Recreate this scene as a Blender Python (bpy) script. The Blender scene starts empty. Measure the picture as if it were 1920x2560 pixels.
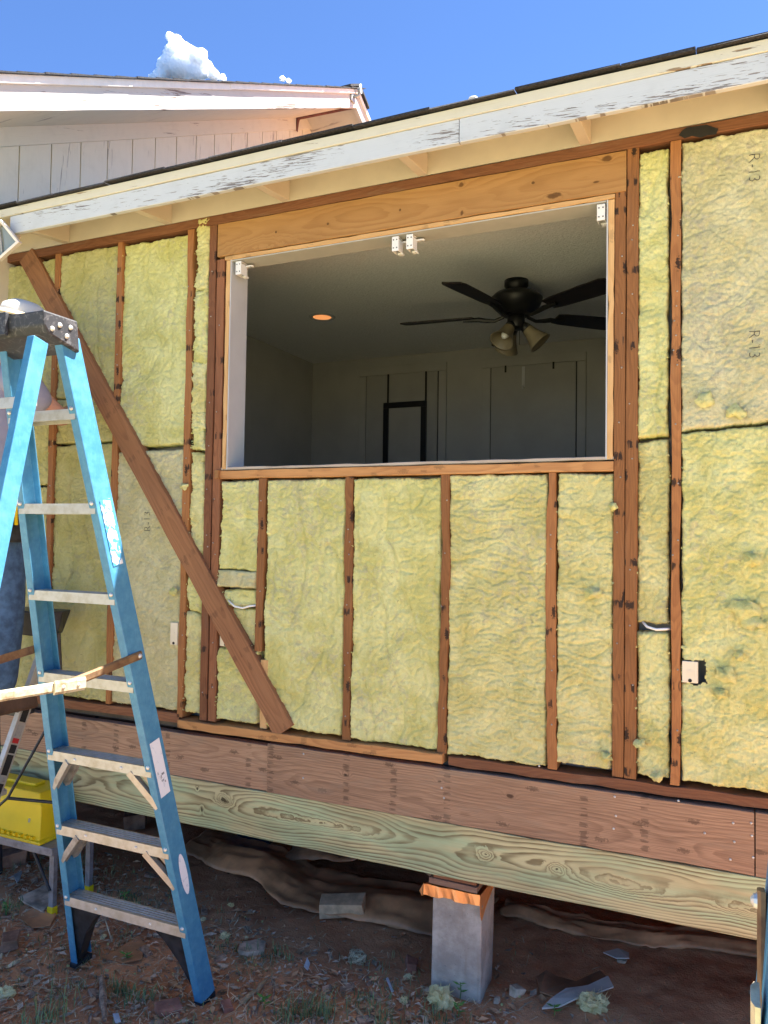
import bpy, math, random
import numpy as np
from mathutils import Matrix, Vector, Euler

SC = bpy.context.scene
COL = SC.collection
RND = random.Random(7)

# ------------------------------------------------------------------ camera
CAM_P = np.array([3.004, -2.746, -0.277])
YAW, PITCH, ROLL, FPX = 0.4187, 0.0318, 0.0148, 1923.0
def cam_axes():
    cy, sy = math.cos(YAW), math.sin(YAW)
    f = np.array([-sy*math.cos(PITCH), cy*math.cos(PITCH), math.sin(PITCH)])
    r = np.array([cy, sy, 0.0]); u = np.cross(r, f)
    c, s = math.cos(ROLL), math.sin(ROLL)
    return c*r+s*u, -s*r+c*u, f
CR, CU, CF = cam_axes()
cam_d = bpy.data.cameras.new('camera'); cam = bpy.data.objects.new('camera', cam_d); COL.objects.link(cam)
m = Matrix.Identity(4)
for i in range(3):
    m[i][0], m[i][1], m[i][2], m[i][3] = CR[i], CU[i], -CF[i], CAM_P[i]
cam.matrix_world = m
cam_d.sensor_fit = 'HORIZONTAL'; cam_d.sensor_width = 36.0; cam_d.lens = 36.0*FPX/1920.0
cam_d.clip_start = 0.05; cam_d.clip_end = 12000
SC.camera = cam

# ------------------------------------------------------------------ light
SUN_DIR = Vector((0.36, 0.31, 1.0)).normalized()          # towards the sun
world = bpy.data.worlds.new('World'); SC.world = world; world.use_nodes = True
wn = world.node_tree.nodes; wl = world.node_tree.links
sky = wn.new('ShaderNodeTexSky'); sky.sky_type = 'NISHITA'; sky.sun_disc = False
sky.sun_elevation = math.asin(SUN_DIR.z); sky.sun_rotation = math.atan2(SUN_DIR.x, SUN_DIR.y)
sky.altitude = 2600; sky.air_density = 0.72; sky.dust_density = 0.0; sky.ozone_density = 10.0
wl.new(sky.outputs[0], wn['Background'].inputs[0]); wn['Background'].inputs[1].default_value = 0.070
sun_d = bpy.data.lights.new('sun', 'SUN'); sun = bpy.data.objects.new('sun', sun_d); COL.objects.link(sun)
sun_d.energy = 5.0; sun_d.angle = math.radians(0.5); sun_d.color = (1.0, 0.96, 0.90)
sun.rotation_euler = SUN_DIR.to_track_quat('Z', 'Y').to_euler(); sun.location = (20, 20, 30)
SC.view_settings.view_transform = 'Standard'; SC.view_settings.look = 'None'
SC.view_settings.exposure = 2.5; SC.view_settings.gamma = 1.0; SC.view_settings.use_curve_mapping = False
SC.cycles.max_bounces = 10; SC.cycles.diffuse_bounces = 6; SC.cycles.glossy_bounces = 4
SC.cycles.transparent_max_bounces = 8; SC.cycles.volume_bounces = 4
SC.cycles.use_denoising = True

# a photograph position (1920 x 2560) on a plane of known depth -> a point in the world
def ray(u, v): return CR*((u-960)/FPX) - CU*((v-1280)/FPX) + CF
def at_y(u, v, y=0.0):
    d = ray(u, v); return Vector(CAM_P + d*((y-CAM_P[1])/d[1]))
def at_x(u, v, x):
    d = ray(u, v); return Vector(CAM_P + d*((x-CAM_P[0])/d[0]))
def at_z(u, v, z):
    d = ray(u, v); return Vector(CAM_P + d*((z-CAM_P[2])/d[2]))

# ------------------------------------------------------------------ noise (numpy)
def _h(ix, iy, seed):
    n = (ix*374761393 + iy*668265263 + seed*1274126177) & 0xffffffff
    n = ((n ^ (n >> 13))*1274126177) & 0xffffffff
    n = n ^ (n >> 16)
    return (n & 0xffff)/32767.5 - 1.0
def vnoise(x, y, seed=0):
    x = np.asarray(x, float); y = np.asarray(y, float)
    ix = np.floor(x).astype(np.int64); iy = np.floor(y).astype(np.int64)
    fx = x-ix; fy = y-iy
    sx = fx*fx*fx*(fx*(fx*6-15)+10); sy = fy*fy*fy*(fy*(fy*6-15)+10)
    def g(a, b):
        ang = _h(ix+a, iy+b, seed)*math.pi
        return np.cos(ang)*(fx-a) + np.sin(ang)*(fy-b)
    n0 = g(0, 0)*(1-sx) + g(1, 0)*sx; n1 = g(0, 1)*(1-sx) + g(1, 1)*sx
    return (n0*(1-sy) + n1*sy)*1.6
def fbm(x, y, seed=0, octv=4, gain=.5):
    s = 0; a = 1.0; t = 0
    for o in range(octv):
        s = s + a*vnoise(x*2**o, y*2**o, seed+o*17); t += a; a *= gain
    return s/t

# ------------------------------------------------------------------ materials
class NT:
    def __init__(self, name):
        self.mat = bpy.data.materials.new(name); self.mat.use_nodes = True
        self.t = self.mat.node_tree; self.b = self.t.nodes['Principled BSDF']
    def n(self, typ, ins=None, **attrs):
        nd = self.t.nodes.new('ShaderNode'+typ)
        for k, v in attrs.items(): setattr(nd, k, v)
        for k, v in (ins or {}).items(): self.set(nd.inputs[k], v)
        return nd
    def set(self, sock, v):
        if isinstance(v, bpy.types.NodeSocket): self.t.links.new(v, sock)
        else:
            if sock.type == 'RGBA' and len(v) == 3: v = (*v, 1)
            sock.default_value = v
    def math(self, op, a, b=0.0, c=None):
        nd = self.n('Math', {0: a, 1: b}, operation=op)
        if c is not None: self.set(nd.inputs[2], c)
        return nd.outputs[0]
    def vmath(self, op, a, b=(0, 0, 0)):
        nd = self.n('VectorMath', {0: a}, operation=op)
        if op == 'SCALE': self.set(nd.inputs[3], b)
        else: self.set(nd.inputs[1], b)
        return nd.outputs[0]
    def mix(self, f, a, b, mode='MIX'):
        nd = self.n('Mix', data_type='RGBA', blend_type=mode)
        self.set(nd.inputs[0], f); self.set(nd.inputs[6], a); self.set(nd.inputs[7], b)
        return nd.outputs[2]
    def noise(self, vec, scale=1.0, detail=3.0, rough=.55, dist=0.0):
        return self.n('TexNoise', {'Vector': vec, 'Scale': scale, 'Detail': detail, 'Roughness': rough, 'Distortion': dist}).outputs[0]
    def ramp(self, v, lo, hi, a=0.0, b=1.0):
        return self.n('MapRange', {0: v, 1: lo, 2: hi, 3: a, 4: b}, interpolation_type='SMOOTHSTEP').outputs[0]
    def obj(self): return self.n('TexCoord').outputs['Object']
    def rnd(self): return self.n('ObjectInfo').outputs['Random']
    def bump(self, h, strength=.3, dist=.002):
        nd = self.n('Bump', {'Strength': strength, 'Distance': dist, 'Height': h}); self.set(self.b.inputs['Normal'], nd.outputs[0])
    def out(self, col=None, rough=.8, metal=0.0, spec=.3):
        if col is not None: self.set(self.b.inputs['Base Color'], col)
        self.set(self.b.inputs['Roughness'], rough); self.set(self.b.inputs['Metallic'], metal)
        self.set(self.b.inputs['Specular IOR Level'], spec)
        return self.mat

def plain(name, col, rough=.7, metal=0.0, spec=.3, var=.12, scale=14.0, bump=.0):
    t = NT(name); p = t.obj()
    nz = t.noise(p, scale, 5, .6)
    c = t.mix(t.ramp(nz, .3, .7), tuple(x*(1-var) for x in col), tuple(min(1, x*(1+var)) for x in col))
    if bump: t.bump(t.noise(p, scale*9, 4, .6), bump, .002)
    return t.out(c, rough, metal, spec)

def wood(name, light, dark, pitch=.006, strength=.6, wide=.03, stains=0.0, knots=(), streak=.25, rough=.75, grime=0.0, yc=0.0, drift=.05, tint=None):
    """Sawn timber: x along the board, y across its face, z into it."""
    t = NT(name); p0 = t.obj(); r = t.rnd()
    sp = t.n('SeparateXYZ', {0: p0}); x, y, z = sp.outputs
    xr = t.math('ADD', x, t.math('MULTIPLY', r, 37.0))
    slow = t.n('CombineXYZ', {0: t.math('MULTIPLY', xr, 1.3), 1: t.math('MULTIPLY', y, 3.0), 2: t.math('MULTIPLY', z, 3.0)}).outputs[0]
    n1 = t.noise(slow, 1.0, 2, .5)
    slow2 = t.n('CombineXYZ', {0: t.math('MULTIPLY', xr, 3.1), 1: t.math('MULTIPLY', y, 14.0), 2: t.math('MULTIPLY', z, 9.0)}).outputs[0]
    n2 = t.noise(slow2, 1.0, 3, .55)
    off = t.math('ADD', yc, t.math('MULTIPLY', t.math('SUBTRACT', r, .5), wide*1.6))
    dy = t.math('SUBTRACT', y, off)
    d = t.math('ADD', t.math('MULTIPLY', n1, drift*2), t.math('ADD', t.math('MULTIPLY', z, .8), wide*.2))
    rr = t.math('SQRT', t.math('ADD', t.math('MULTIPLY', dy, dy), t.math('MULTIPLY', d, d)))
    rr = t.math('ADD', rr, t.math('MULTIPLY', n2, pitch*2.2))
    wob = t.noise(p0, 28.0, 3, .6); wob2 = t.noise(t.vmath('ADD', p0, (3.1, 5.7, 1.3)), 28.0, 3, .6)
    knotmask = None
    for (kx, ky, sx, sy, amp, core) in knots:
        ex = t.math('ADD', t.math('DIVIDE', t.math('SUBTRACT', x, kx), sx), t.math('MULTIPLY', t.math('SUBTRACT', wob, .5), 1.1)); ey = t.math('ADD', t.math('DIVIDE', t.math('SUBTRACT', y, ky), sy), t.math('MULTIPLY', t.math('SUBTRACT', wob2, .5), 1.1))
        q = t.math('ADD', t.math('MULTIPLY', ex, ex), t.math('MULTIPLY', ey, ey))
        g = t.math('EXPONENT', t.math('MULTIPLY', q, -1.0))
        rr = t.math('ADD', rr, t.math('MULTIPLY', g, amp))
        if core:
            cm = t.ramp(t.math('ADD', t.math('SQRT', q), t.math('MULTIPLY', n2, .3)), core*1.25, core*.75)
            knotmask = cm if knotmask is None else t.math('MAXIMUM', knotmask, cm)
    ph = t.math('FRACT', t.math('DIVIDE', rr, pitch))
    ring = t.math('MULTIPLY', t.ramp(ph, .25, .85), t.ramp(ph, 1.0, .90))
    fib = t.noise(t.n('CombineXYZ', {0: t.math('MULTIPLY', xr, 7.0), 1: t.math('MULTIPLY', y, 420.0), 2: t.math('MULTIPLY', z, 260.0)}).outputs[0], 1.0, 2, .6)
    tone = t.noise(t.n('CombineXYZ', {0: t.math('MULTIPLY', xr, 2.2), 1: t.math('MULTIPLY', y, 10.0), 2: z}).outputs[0], 1.0, 4, .6)
    lightc = light
    if tint:
        tn = t.noise(t.n('CombineXYZ', {0: t.math('MULTIPLY', xr, 2.4), 1: t.math('MULTIPLY', y, 16.0), 2: z}).outputs[0], 1.0, 3, .6)
        lightc = t.mix(t.ramp(tn, .40, .62, 0, .9), light, tint)
    rs = t.math('MULTIPLY', ring, t.math('MULTIPLY', strength, t.ramp(t.noise(t.n('CombineXYZ', {0: t.math('MULTIPLY', xr, 2.0), 1: t.math('MULTIPLY', y, 30.0), 2: z}).outputs[0], 1.0, 3), .3, .7, .35, 1.0)))
    c = t.mix(rs, lightc, dark)
    c = t.mix(t.math('MULTIPLY', t.ramp(fib, .35, .72), streak), c, tuple(v*.55 for v in dark))
    c = t.mix(t.ramp(tone, .36, .70, 0, .34), c, tuple(v*.9 for v in dark))
    bri = t.math('ADD', .70, t.math('MULTIPLY', t.math('FRACT', t.math('MULTIPLY', r, 7.3)), .45))
    c = t.mix(1.0, c, t.n('CombineColor', {0: bri, 1: bri, 2: bri}).outputs[0], 'MULTIPLY')
    if knotmask is not None:
        c = t.mix(t.math('MULTIPLY', knotmask, .92), c, tuple(v*.34 for v in dark))
    if stains:
        sv = t.n('CombineXYZ', {0: t.math('MULTIPLY', xr, 3.3), 1: t.math('MULTIPLY', y, 9.0), 2: t.math('MULTIPLY', r, 90.0)}).outputs[0]
        vo = t.n('TexVoronoi', {'Vector': sv, 'Scale': 1.0, 'Randomness': 1.0}, voronoi_dimensions='2D')
        jag = t.noise(p0, 130.0, 3, .6)
        st = t.ramp(t.math('ADD', vo.outputs['Distance'], t.math('MULTIPLY', t.math('SUBTRACT', jag, .5), .22)), .085, .05)
        c = t.mix(t.math('MULTIPLY', st, stains), c, (.012, .009, .008))
        sv2 = t.n('CombineXYZ', {0: t.math('MULTIPLY', xr, 4.6), 1: t.math('MULTIPLY', y, .6), 2: t.math('MULTIPLY', r, 50.0)}).outputs[0]
        vo2 = t.n('TexVoronoi', {'W': t.math('MULTIPLY', xr, 3.4), 'Scale': 1.0}, voronoi_dimensions='1D')
        bd = t.ramp(t.math('ADD', vo2.outputs['Distance'], t.math('MULTIPLY', t.math('SUBTRACT', jag, .5), .12)), .055, .03)
        keep = t.ramp(t.noise(t.n('CombineXYZ', {0: t.math('MULTIPLY', xr, 9.0), 1: t.math('MULTIPLY', y, 60.0), 2: r}).outputs[0], 1.0, 2), .47, .56)
        c = t.mix(t.math('MULTIPLY', t.math('MULTIPLY', bd, keep), stains), c, (.015, .012, .011))
    if grime:
        g = t.ramp(t.noise(t.n('CombineXYZ', {0: t.math('MULTIPLY', xr, 3.5), 1: t.math('MULTIPLY', y, 16.0), 2: z}).outputs[0], 1.0, 6, .68), .5, .72)
        c = t.mix(t.math('MULTIPLY', g, grime), c, (.29, .215, .15))
    h = t.math('ADD', t.math('MULTIPLY', ring, -.5), t.math('MULTIPLY', fib, .7))
    t.bump(h, .35, .0012)
    return t.out(c, rough, 0, .25)

def peeling(name, paint, bare, amount=.5, rough=.6, sx=5.0, sy=75.0):
    t = NT(name); p = t.obj(); r = t.rnd()
    sp = t.n('SeparateXYZ', {0: p}); x, y, z = sp.outputs
    xr = t.math('ADD', x, t.math('MULTIPLY', r, 31.0))
    v = t.n('CombineXYZ', {0: t.math('MULTIPLY', xr, sx), 1: t.math('MULTIPLY', t.math('ADD', y, t.math('MULTIPLY', xr, .06)), sy), 2: z}).outputs[0]
    n1 = t.noise(v, 1.0, 4, .62, .4)
    big = t.noise(t.n('CombineXYZ', {0: t.math('MULTIPLY', xr, 1.5), 1: t.math('MULTIPLY', y, 10.0), 2: z}).outputs[0], 1.0, 2)
    mask = t.ramp(t.math('ADD', n1, t.math('MULTIPLY', t.math('SUBTRACT', big, .5), .75)), .70-.14*amount, .725-.14*amount)
    dirt = t.noise(p, 9.0, 5, .65)
    pc = t.mix(t.ramp(dirt, .45, .8, 0, .35), paint, tuple(v*.72 for v in paint))
    gr = t.noise(t.n('CombineXYZ', {0: t.math('MULTIPLY', xr, 6.0), 1: t.math('MULTIPLY', y, 260.0), 2: z}).outputs[0], 1.0, 2)
    pc = t.mix(t.ramp(gr, .55, .75, 0, .22), pc, tuple(v*.6 for v in paint))
    bc = t.mix(t.ramp(gr, .35, .65), bare, tuple(v*.55 for v in bare))
    t.bump(t.math('ADD', t.math('MULTIPLY', mask, -1.0), t.math('MULTIPLY', gr, .35)), .5, .0015)
    return t.out(t.mix(mask, pc, bc), rough, 0, .3)

def wool(name, a, b, c_):
    t = NT(name); p = t.n('NewGeometry').outputs['Position']; r = t.rnd()
    pp = t.vmath('ADD', p, t.n('CombineXYZ', {0: t.math('MULTIPLY', r, 13.0), 1: 0.0, 2: t.math('MULTIPLY', r, 29.0)}).outputs[0])
    n1 = t.noise(pp, 5.5, 6, .62, .5); n2 = t.noise(pp, 24.0, 5, .65, 1.0); n3 = t.noise(pp, 2.0, 3, .5)
    c = t.mix(t.ramp(n1, .36, .66), a, b)
    c = t.mix(t.ramp(t.math('ADD', n2, t.math('MULTIPLY', t.math('SUBTRACT', n3, .5), .8)), .56, .72, 0, .75), c, c_)
    fine = t.noise(pp, 105.0, 4, .75, 2.6)
    c = t.mix(t.ramp(fine, .54, .74, 0, .5), c, tuple(v*.6 for v in a))
    c = t.mix(t.ramp(fine, .46, .30, 0, .6), c, tuple(min(.9, v*1.3) for v in b))
    cr1 = t.ramp(t.math('ABSOLUTE', t.math('SUBTRACT', t.noise(pp, 21.0, 4, .6, 1.6), .5)), .0, .035); cr2 = t.ramp(t.math('ABSOLUTE', t.math('SUBTRACT', t.noise(pp, 47.0, 3, .6, 2.0), .5)), .0, .05)
    sk = t.ramp(t.noise(pp, 46.0, 2, .6, 3.0), .69, .735)
    c = t.mix(t.math('MULTIPLY', sk, .5), c, (.16, .13, .07))
    h = t.math('ADD', t.math('MULTIPLY', t.noise(pp, 60.0, 5, .7, 1.5), .7), t.math('ADD', t.math('MULTIPLY', fine, .8), t.math('ADD', t.math('MULTIPLY', cr1, .5), t.math('MULTIPLY', cr2, .35))))
    t.bump(h, .65, .006)
    return t.out(c, .95, 0, .08)

M = {}
M['stud'] = wood('stud_timber', (.385, .170, .060), (.215, .085, .032), .0042, .5, .03, stains=.9, streak=.42, grime=.10)
M['old'] = wood('old_dark_timber', (.28, .118, .055), (.155, .060, .030), .0048, .5, .03, stains=.8, grime=.18, streak=.4)
M['plate'] = wood('plate_timber', (.27, .118, .058), (.15, .060, .032), .005, .5, .03, stains=0, grime=.28, streak=.45)
M['brace'] = wood('brace_timber', (.33, .158, .074), (.18, .080, .039), .008, .55, .05, stains=.25, grime=.06, drift=.04)
def hk_(u, v, sx, sy, amp, core):
    p = at_y(u, v, -.003); return (p.x-.966, p.z-1.009, sx, sy, amp, core)
M['honey'] = wood('honey_pine', (.52, .285, .105), (.34, .160, .052), .013, .5, .05, drift=.06, streak=.12,
    knots=(hk_(1517, 397, .024, .016, .02, .8), hk_(1383, 489, .038, .014, .03, .85), hk_(1333, 457, .009, .008, .006, .9), hk_(1153, 462, .017, .014, .02, .75), hk_(1155, 533, .011, .016, .012, .7), hk_(1000, 525, .006, .006, .005, .9), hk_(690, 580, .007, .007, .005, .9), hk_(820, 560, .008, .008, .008, .8), hk_(650, 610, .18, .03, .03, 0), hk_(1490, 455, .02, .006, .006, .7)))
M['pale'] = wood('pale_pine', (.70, .44, .20), (.50, .27, .10), .007, .45, .02, streak=.15, stains=.25)
M['sillw'] = wood('sill_pine', (.50, .26, .10), (.30, .13, .05), .008, .6, .03, stains=.3, streak=.2)
M['rim'] = wood('weathered_fir', (.44, .275, .170), (.215, .122, .074), .0085, .62, .06, drift=.06, grime=.55, streak=.55, stains=.45,
    knots=((.36, .02, .022, .013, .02, .5), (1.02, .035, .03, .016, .02, .55), (.75, .05, .02, .012, .015, .5)))
def gk(u, v, sx, sy, amp, core):
    p = at_y(u, v, -.012); return (p.x+1.2, p.z+1.433, sx, sy, amp, core)
M['treated'] = wood('treated_green_pine', (.60, .55, .30), (.165, .125, .058), .0085, .95, tint=(.46, .57, .33), wide=.05, drift=.065, streak=.12, yc=-.01,
    knots=(gk(1213, 2136, .030, .019, .030, .30), gk(1393, 2173, .034, .020, .034, .30), gk(560, 2000, .04, .022, .04, .55), gk(505, 2025, .010, .02, .01, .7),
           gk(493, 1972, .008, .012, .01, .7), gk(1890, 2280, .10, .02, -.03, .0), gk(1560, 2215, .12, .022, -.02, .0), gk(800, 2060, .2, .02, -.02, 0)))
M['peel_white'] = peeling('peeling_white_paint', (.53, .56, .59), (.29, .265, .255), .66, sx=15.0, sy=185.0)
M['gable_white'] = peeling('gable_white_paint', (.50, .465, .43), (.30, .23, .19), .34, sx=5.0, sy=95.0)
M['siding'] = peeling('pinkish_siding_paint', (.60, .555, .46), (.50, .45, .39), .1, sx=4.0, sy=60.0)
M['frieze'] = peeling('frieze_paint', (.56, .52, .44), (.46, .41, .36), .1, sx=4.0, sy=60.0)
M['cream'] = peeling('cream_paint', (.60, .57, .46), (.33, .24, .15), .12)
M['soffit'] = plain('soffit_cream_paint', (.56, .505, .40), .6, var=.05, scale=6, bump=.1)
M['redbare'] = plain('bare_red_timber', (.11, .035, .03), .7, var=.3)
M['shingle'] = plain('asphalt_shingle', (.040, .039, .042), .95, var=.45, scale=120, bump=.6)
M['metal_edge'] = plain('painted_drip_metal', (.72, .68, .62), .45, var=.06)
M['wool'] = wool('yellow_mineral_wool', (.615, .595, .215), (.77, .765, .365), (.565, .54, .315))
M['wool2'] = wool('tan_mineral_wool', (.615, .575, .23), (.765, .735, .365), (.55, .515, .31))
M['woolscrap'] = wool('dusty_wool_scrap', (.80, .66, .30), (.88, .76, .42), (.72, .60, .36))
M['woolgrey'] = wool('grey_mineral_wool', (.585, .545, .29), (.69, .655, .40), (.50, .465, .33))
M['wooldark'] = wool('olive_mineral_wool', (.52, .49, .185), (.63, .60, .285), (.46, .43, .24))
def fibreglass():
    t = NT('blue_fibreglass'); p = t.obj()
    n1 = t.noise(p, 30.0, 5, .7); n2 = t.noise(p, 5.0, 3, .6)
    c = t.mix(t.ramp(n1, .35, .7), (.046, .195, .345), (.078, .265, .415))
    c = t.mix(t.ramp(n2, .5, .75, 0, .25), c, (.12, .33, .45))
    fs_ = t.noise(t.n('Mapping', {0: p, 3: (420, 420, 5)}).outputs[0], 1.0, 3, .6)
    c = t.mix(t.ramp(fs_, .45, .7, 0, .4), c, (.03, .17, .34))
    sc_ = t.noise(t.n('Mapping', {0: p, 3: (260, 260, 9)}).outputs[0], 1.0, 2)
    c = t.mix(t.ramp(sc_, .68, .8, 0, .35), c, (.35, .52, .62))
    t.bump(n1, .12, .001)
    return t.out(c, t.ramp(n2, .3, .7, .36, .55), 0, .45)
M['blue'] = fibreglass()
def metal(name, col, rough, scuff):
    t = NT(name); p = t.obj()
    s = t.noise(t.n('Mapping', {0: p, 3: (3, 70, 70)}).outputs[0], 1.0, 4, .6); b = t.noise(p, 22.0, 5, .65)
    c = t.mix(t.ramp(b, .42, .7), col, scuff)
    return t.out(c, t.math('ADD', rough, t.math('MULTIPLY', s, .22)), .55, .5)
M['alu'] = metal('scuffed_aluminium', (.50, .485, .44), .40, (.40, .37, .30))
M['zinc'] = metal('rusty_zinc_plate', (.70, .66, .48), .38, (.34, .24, .13))
M['brownsteel'] = metal('rusted_steel_bar', (.27, .17, .09), .5, (.15, .085, .05))
M['galv'] = metal('dull_galvanised_steel', (.42, .43, .41), .45, (.28, .27, .25))
M['rivet'] = metal('rivet_metal', (.68, .68, .64), .3, (.5, .5, .48))
M['black'] = plain('black_moulded_plastic', (.022, .024, .028), .42, var=.5, scale=25, spec=.4)
def scuffed_black():
    t = NT('scuffed_black_plastic'); p = t.obj()
    s = t.noise(p, 34.0, 6, .7, 1.5)
    c = t.mix(t.ramp(s, .5, .72, 0, .6), (.035, .036, .040), (.24, .23, .23))
    t.bump(s, .15, .001); return t.out(c, .55, 0, .35)
M['blackcap'] = scuffed_black()
M['white'] = plain('white_plastic', (.78, .78, .76), .4, var=.04)
M['dot'] = plain('dark_hole', (.02, .02, .02), .8, var=.1)
M['drywall'] = plain('white_painted_return', (.50, .51, .52), .6, var=.05, scale=5)
M['headshade'] = plain('shade_toned_white_head', (.42, .42, .38), .6, var=.05)  # white paint of the window head, shade of the underside put into its colour
def ceilmat():
    t = NT('textured_ceiling_paint'); p = t.obj()
    n = t.noise(p, 85.0, 4, .6, .6)
    t.bump(n, .6, .009); return t.out(t.mix(t.ramp(n, .3, .7), (.74, .745, .72), (.84, .845, .82)), .85, 0, .2)
M['ceiling'] = ceilmat()
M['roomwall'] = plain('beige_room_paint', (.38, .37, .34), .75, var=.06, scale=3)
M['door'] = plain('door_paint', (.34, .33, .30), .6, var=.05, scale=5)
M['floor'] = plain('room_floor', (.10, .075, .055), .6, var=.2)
M['fan'] = plain('dark_bronze_fan', (.009, .009, .010), .4, var=.2, spec=.35)
M['fanblade'] = plain('dark_walnut_blade', (.012, .009, .009), .5, var=.3)
M['amber'] = plain('amber_glass_shade', (.20, .165, .10), .35, var=.1)
M['bulb'] = plain('white_bulb', (.7, .7, .66), .4, var=.03)
M['mirror'] = NT('mirror_glass').out((.45, .46, .45), .06, .9, .5)
t_ = NT('lamp_glow'); t_.set(t_.b.inputs['Emission Color'], (1, .38, .12)); t_.b.inputs['Emission Strength'].default_value = .16
M['glow'] = t_.out((.3, .15, .06), .5)
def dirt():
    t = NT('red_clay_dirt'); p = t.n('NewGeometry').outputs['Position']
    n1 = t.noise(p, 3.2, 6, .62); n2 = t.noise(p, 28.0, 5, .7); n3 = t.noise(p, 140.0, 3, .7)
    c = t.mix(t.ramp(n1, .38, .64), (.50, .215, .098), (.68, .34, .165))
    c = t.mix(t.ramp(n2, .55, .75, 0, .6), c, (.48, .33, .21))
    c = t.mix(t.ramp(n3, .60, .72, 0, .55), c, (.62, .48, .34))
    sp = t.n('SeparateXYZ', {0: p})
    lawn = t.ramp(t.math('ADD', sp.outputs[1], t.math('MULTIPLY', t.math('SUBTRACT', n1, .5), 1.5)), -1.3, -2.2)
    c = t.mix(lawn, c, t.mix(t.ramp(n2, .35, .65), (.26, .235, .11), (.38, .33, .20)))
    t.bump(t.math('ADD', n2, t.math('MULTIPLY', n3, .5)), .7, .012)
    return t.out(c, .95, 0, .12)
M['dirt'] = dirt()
M['grass'] = plain('green_grass_blade', (.17, .22, .085), .6, var=.5, scale=9)
M['straw'] = plain('dry_straw', (.56, .46, .29), .8, var=.4, scale=15)
M['leafbrown'] = plain('dead_brown_leaf', (.50, .28, .14), .85, var=.55, scale=11)
M['leafgrey'] = plain('grey_leaf_litter', (.52, .39, .27), .9, var=.5, scale=13)
M['bark'] = plain('bark_chip', (.36, .23, .15), .9, var=.5, scale=40, bump=.6)
M['tanwood'] = wood('splintered_wood', (.46, .32, .18), (.30, .18, .09), .006, .5, .02)
M['leafgreen'] = plain('young_green_leaf', (.11, .23, .045), .5, var=.25)
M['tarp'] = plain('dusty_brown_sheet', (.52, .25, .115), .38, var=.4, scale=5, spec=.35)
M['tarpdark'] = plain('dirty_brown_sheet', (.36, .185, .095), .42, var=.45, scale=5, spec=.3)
M['brick'] = plain('pale_dusty_brick', (.60, .40, .235), .95, var=.22, scale=22, bump=.5)
M['redbrick'] = plain('broken_red_brick', (.36, .15, .095), .95, var=.3, scale=18, bump=.5)
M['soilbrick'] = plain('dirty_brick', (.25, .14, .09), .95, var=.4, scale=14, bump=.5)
def concrete():
    t = NT('pitted_concrete'); p = t.obj()
    n1 = t.noise(p, 8.0, 6, .65); n2 = t.noise(p, 70.0, 4, .7)
    c = t.mix(t.ramp(n1, .35, .68), (.33, .285, .235), (.53, .475, .40))
    c = t.mix(t.ramp(n2, .62, .72, 0, .6), c, (.14, .125, .12))
    st = t.ramp(t.noise(t.n('Mapping', {0: p, 3: (26, 26, 2.2)}).outputs[0], 1.0, 3), .62, .74)
    c = t.mix(t.math('MULTIPLY', st, .4), c, (.28, .19, .12))
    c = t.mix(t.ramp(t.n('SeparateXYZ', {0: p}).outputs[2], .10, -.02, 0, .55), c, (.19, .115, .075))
    t.bump(n2, .6, .004); return t.out(c, .95, 0, .15)
M['concrete'] = concrete()
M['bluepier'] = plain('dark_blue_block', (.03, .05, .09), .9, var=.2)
M['copper'] = NT('bright_copper').out((.95, .40, .14), .38, .55, .5)
M['shim'] = wood('wood_shim', (.34, .20, .13), (.19, .10, .065), .006, .6, .02)
M['shim2'] = wood('weathered_pale_stool', (.50, .42, .34), (.34, .26, .20), .006, .4, .02)
M['yellow'] = plain('yellow_moulded_plastic', (.78, .56, .012), .42, var=.07, scale=6, spec=.4)
M['greymetal'] = metal('grey_platform_metal', (.33, .33, .34), .45, (.22, .21, .21))
M['skin'] = plain('tanned_skin', (.46, .24, .165), .55, var=.08)
M['shirt'] = plain('lavender_grey_shirt', (.27, .268, .335), .9, var=.08, scale=10, bump=.2)
M['denim'] = plain('blue_denim', (.055, .105, .19), .9, var=.35, scale=24, bump=.3)
M['leather'] = plain('brown_leather', (.10, .06, .04), .6, var=.3)
M['hat'] = plain('pale_hat_cloth', (.50, .52, .51), .8, var=.08, scale=10)
M['hatunder'] = plain('tan_hat_lining', (.60, .46, .27), .8, var=.08)
M['hair'] = plain('dark_hair', (.02, .016, .014), .7, var=.3)
M['red'] = plain('red_print', (.45, .03, .03), .5, var=.1)
M['ink'] = plain('grey_print_ink', (.085, .085, .075), .9, var=.3, scale=70)
def worn(name, a, b, thr=.5):
    t = NT(name); p = t.obj(); n = t.noise(p, 34.0, 5, .62, 1.2)
    return t.out(t.mix(t.ramp(n, thr-.03, thr+.03), a, b), .5, 0, .4)
M['sticker'] = worn('worn_white_sticker', (.74, .76, .77), (.06, .25, .44), .50)
M['sticker2'] = worn('faded_white_sticker', (.76, .79, .82), (.60, .66, .72), .6)
M['cable'] = plain('white_cable', (.80, .80, .78), .4, var=.03)
M['box'] = plain('cream_box_plastic', (.74, .67, .50), .5, var=.05)
M['lens'] = NT('flood_glass').out((.20, .22, .20), .08, 0, .6)
M['cloud'] = None

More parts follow.
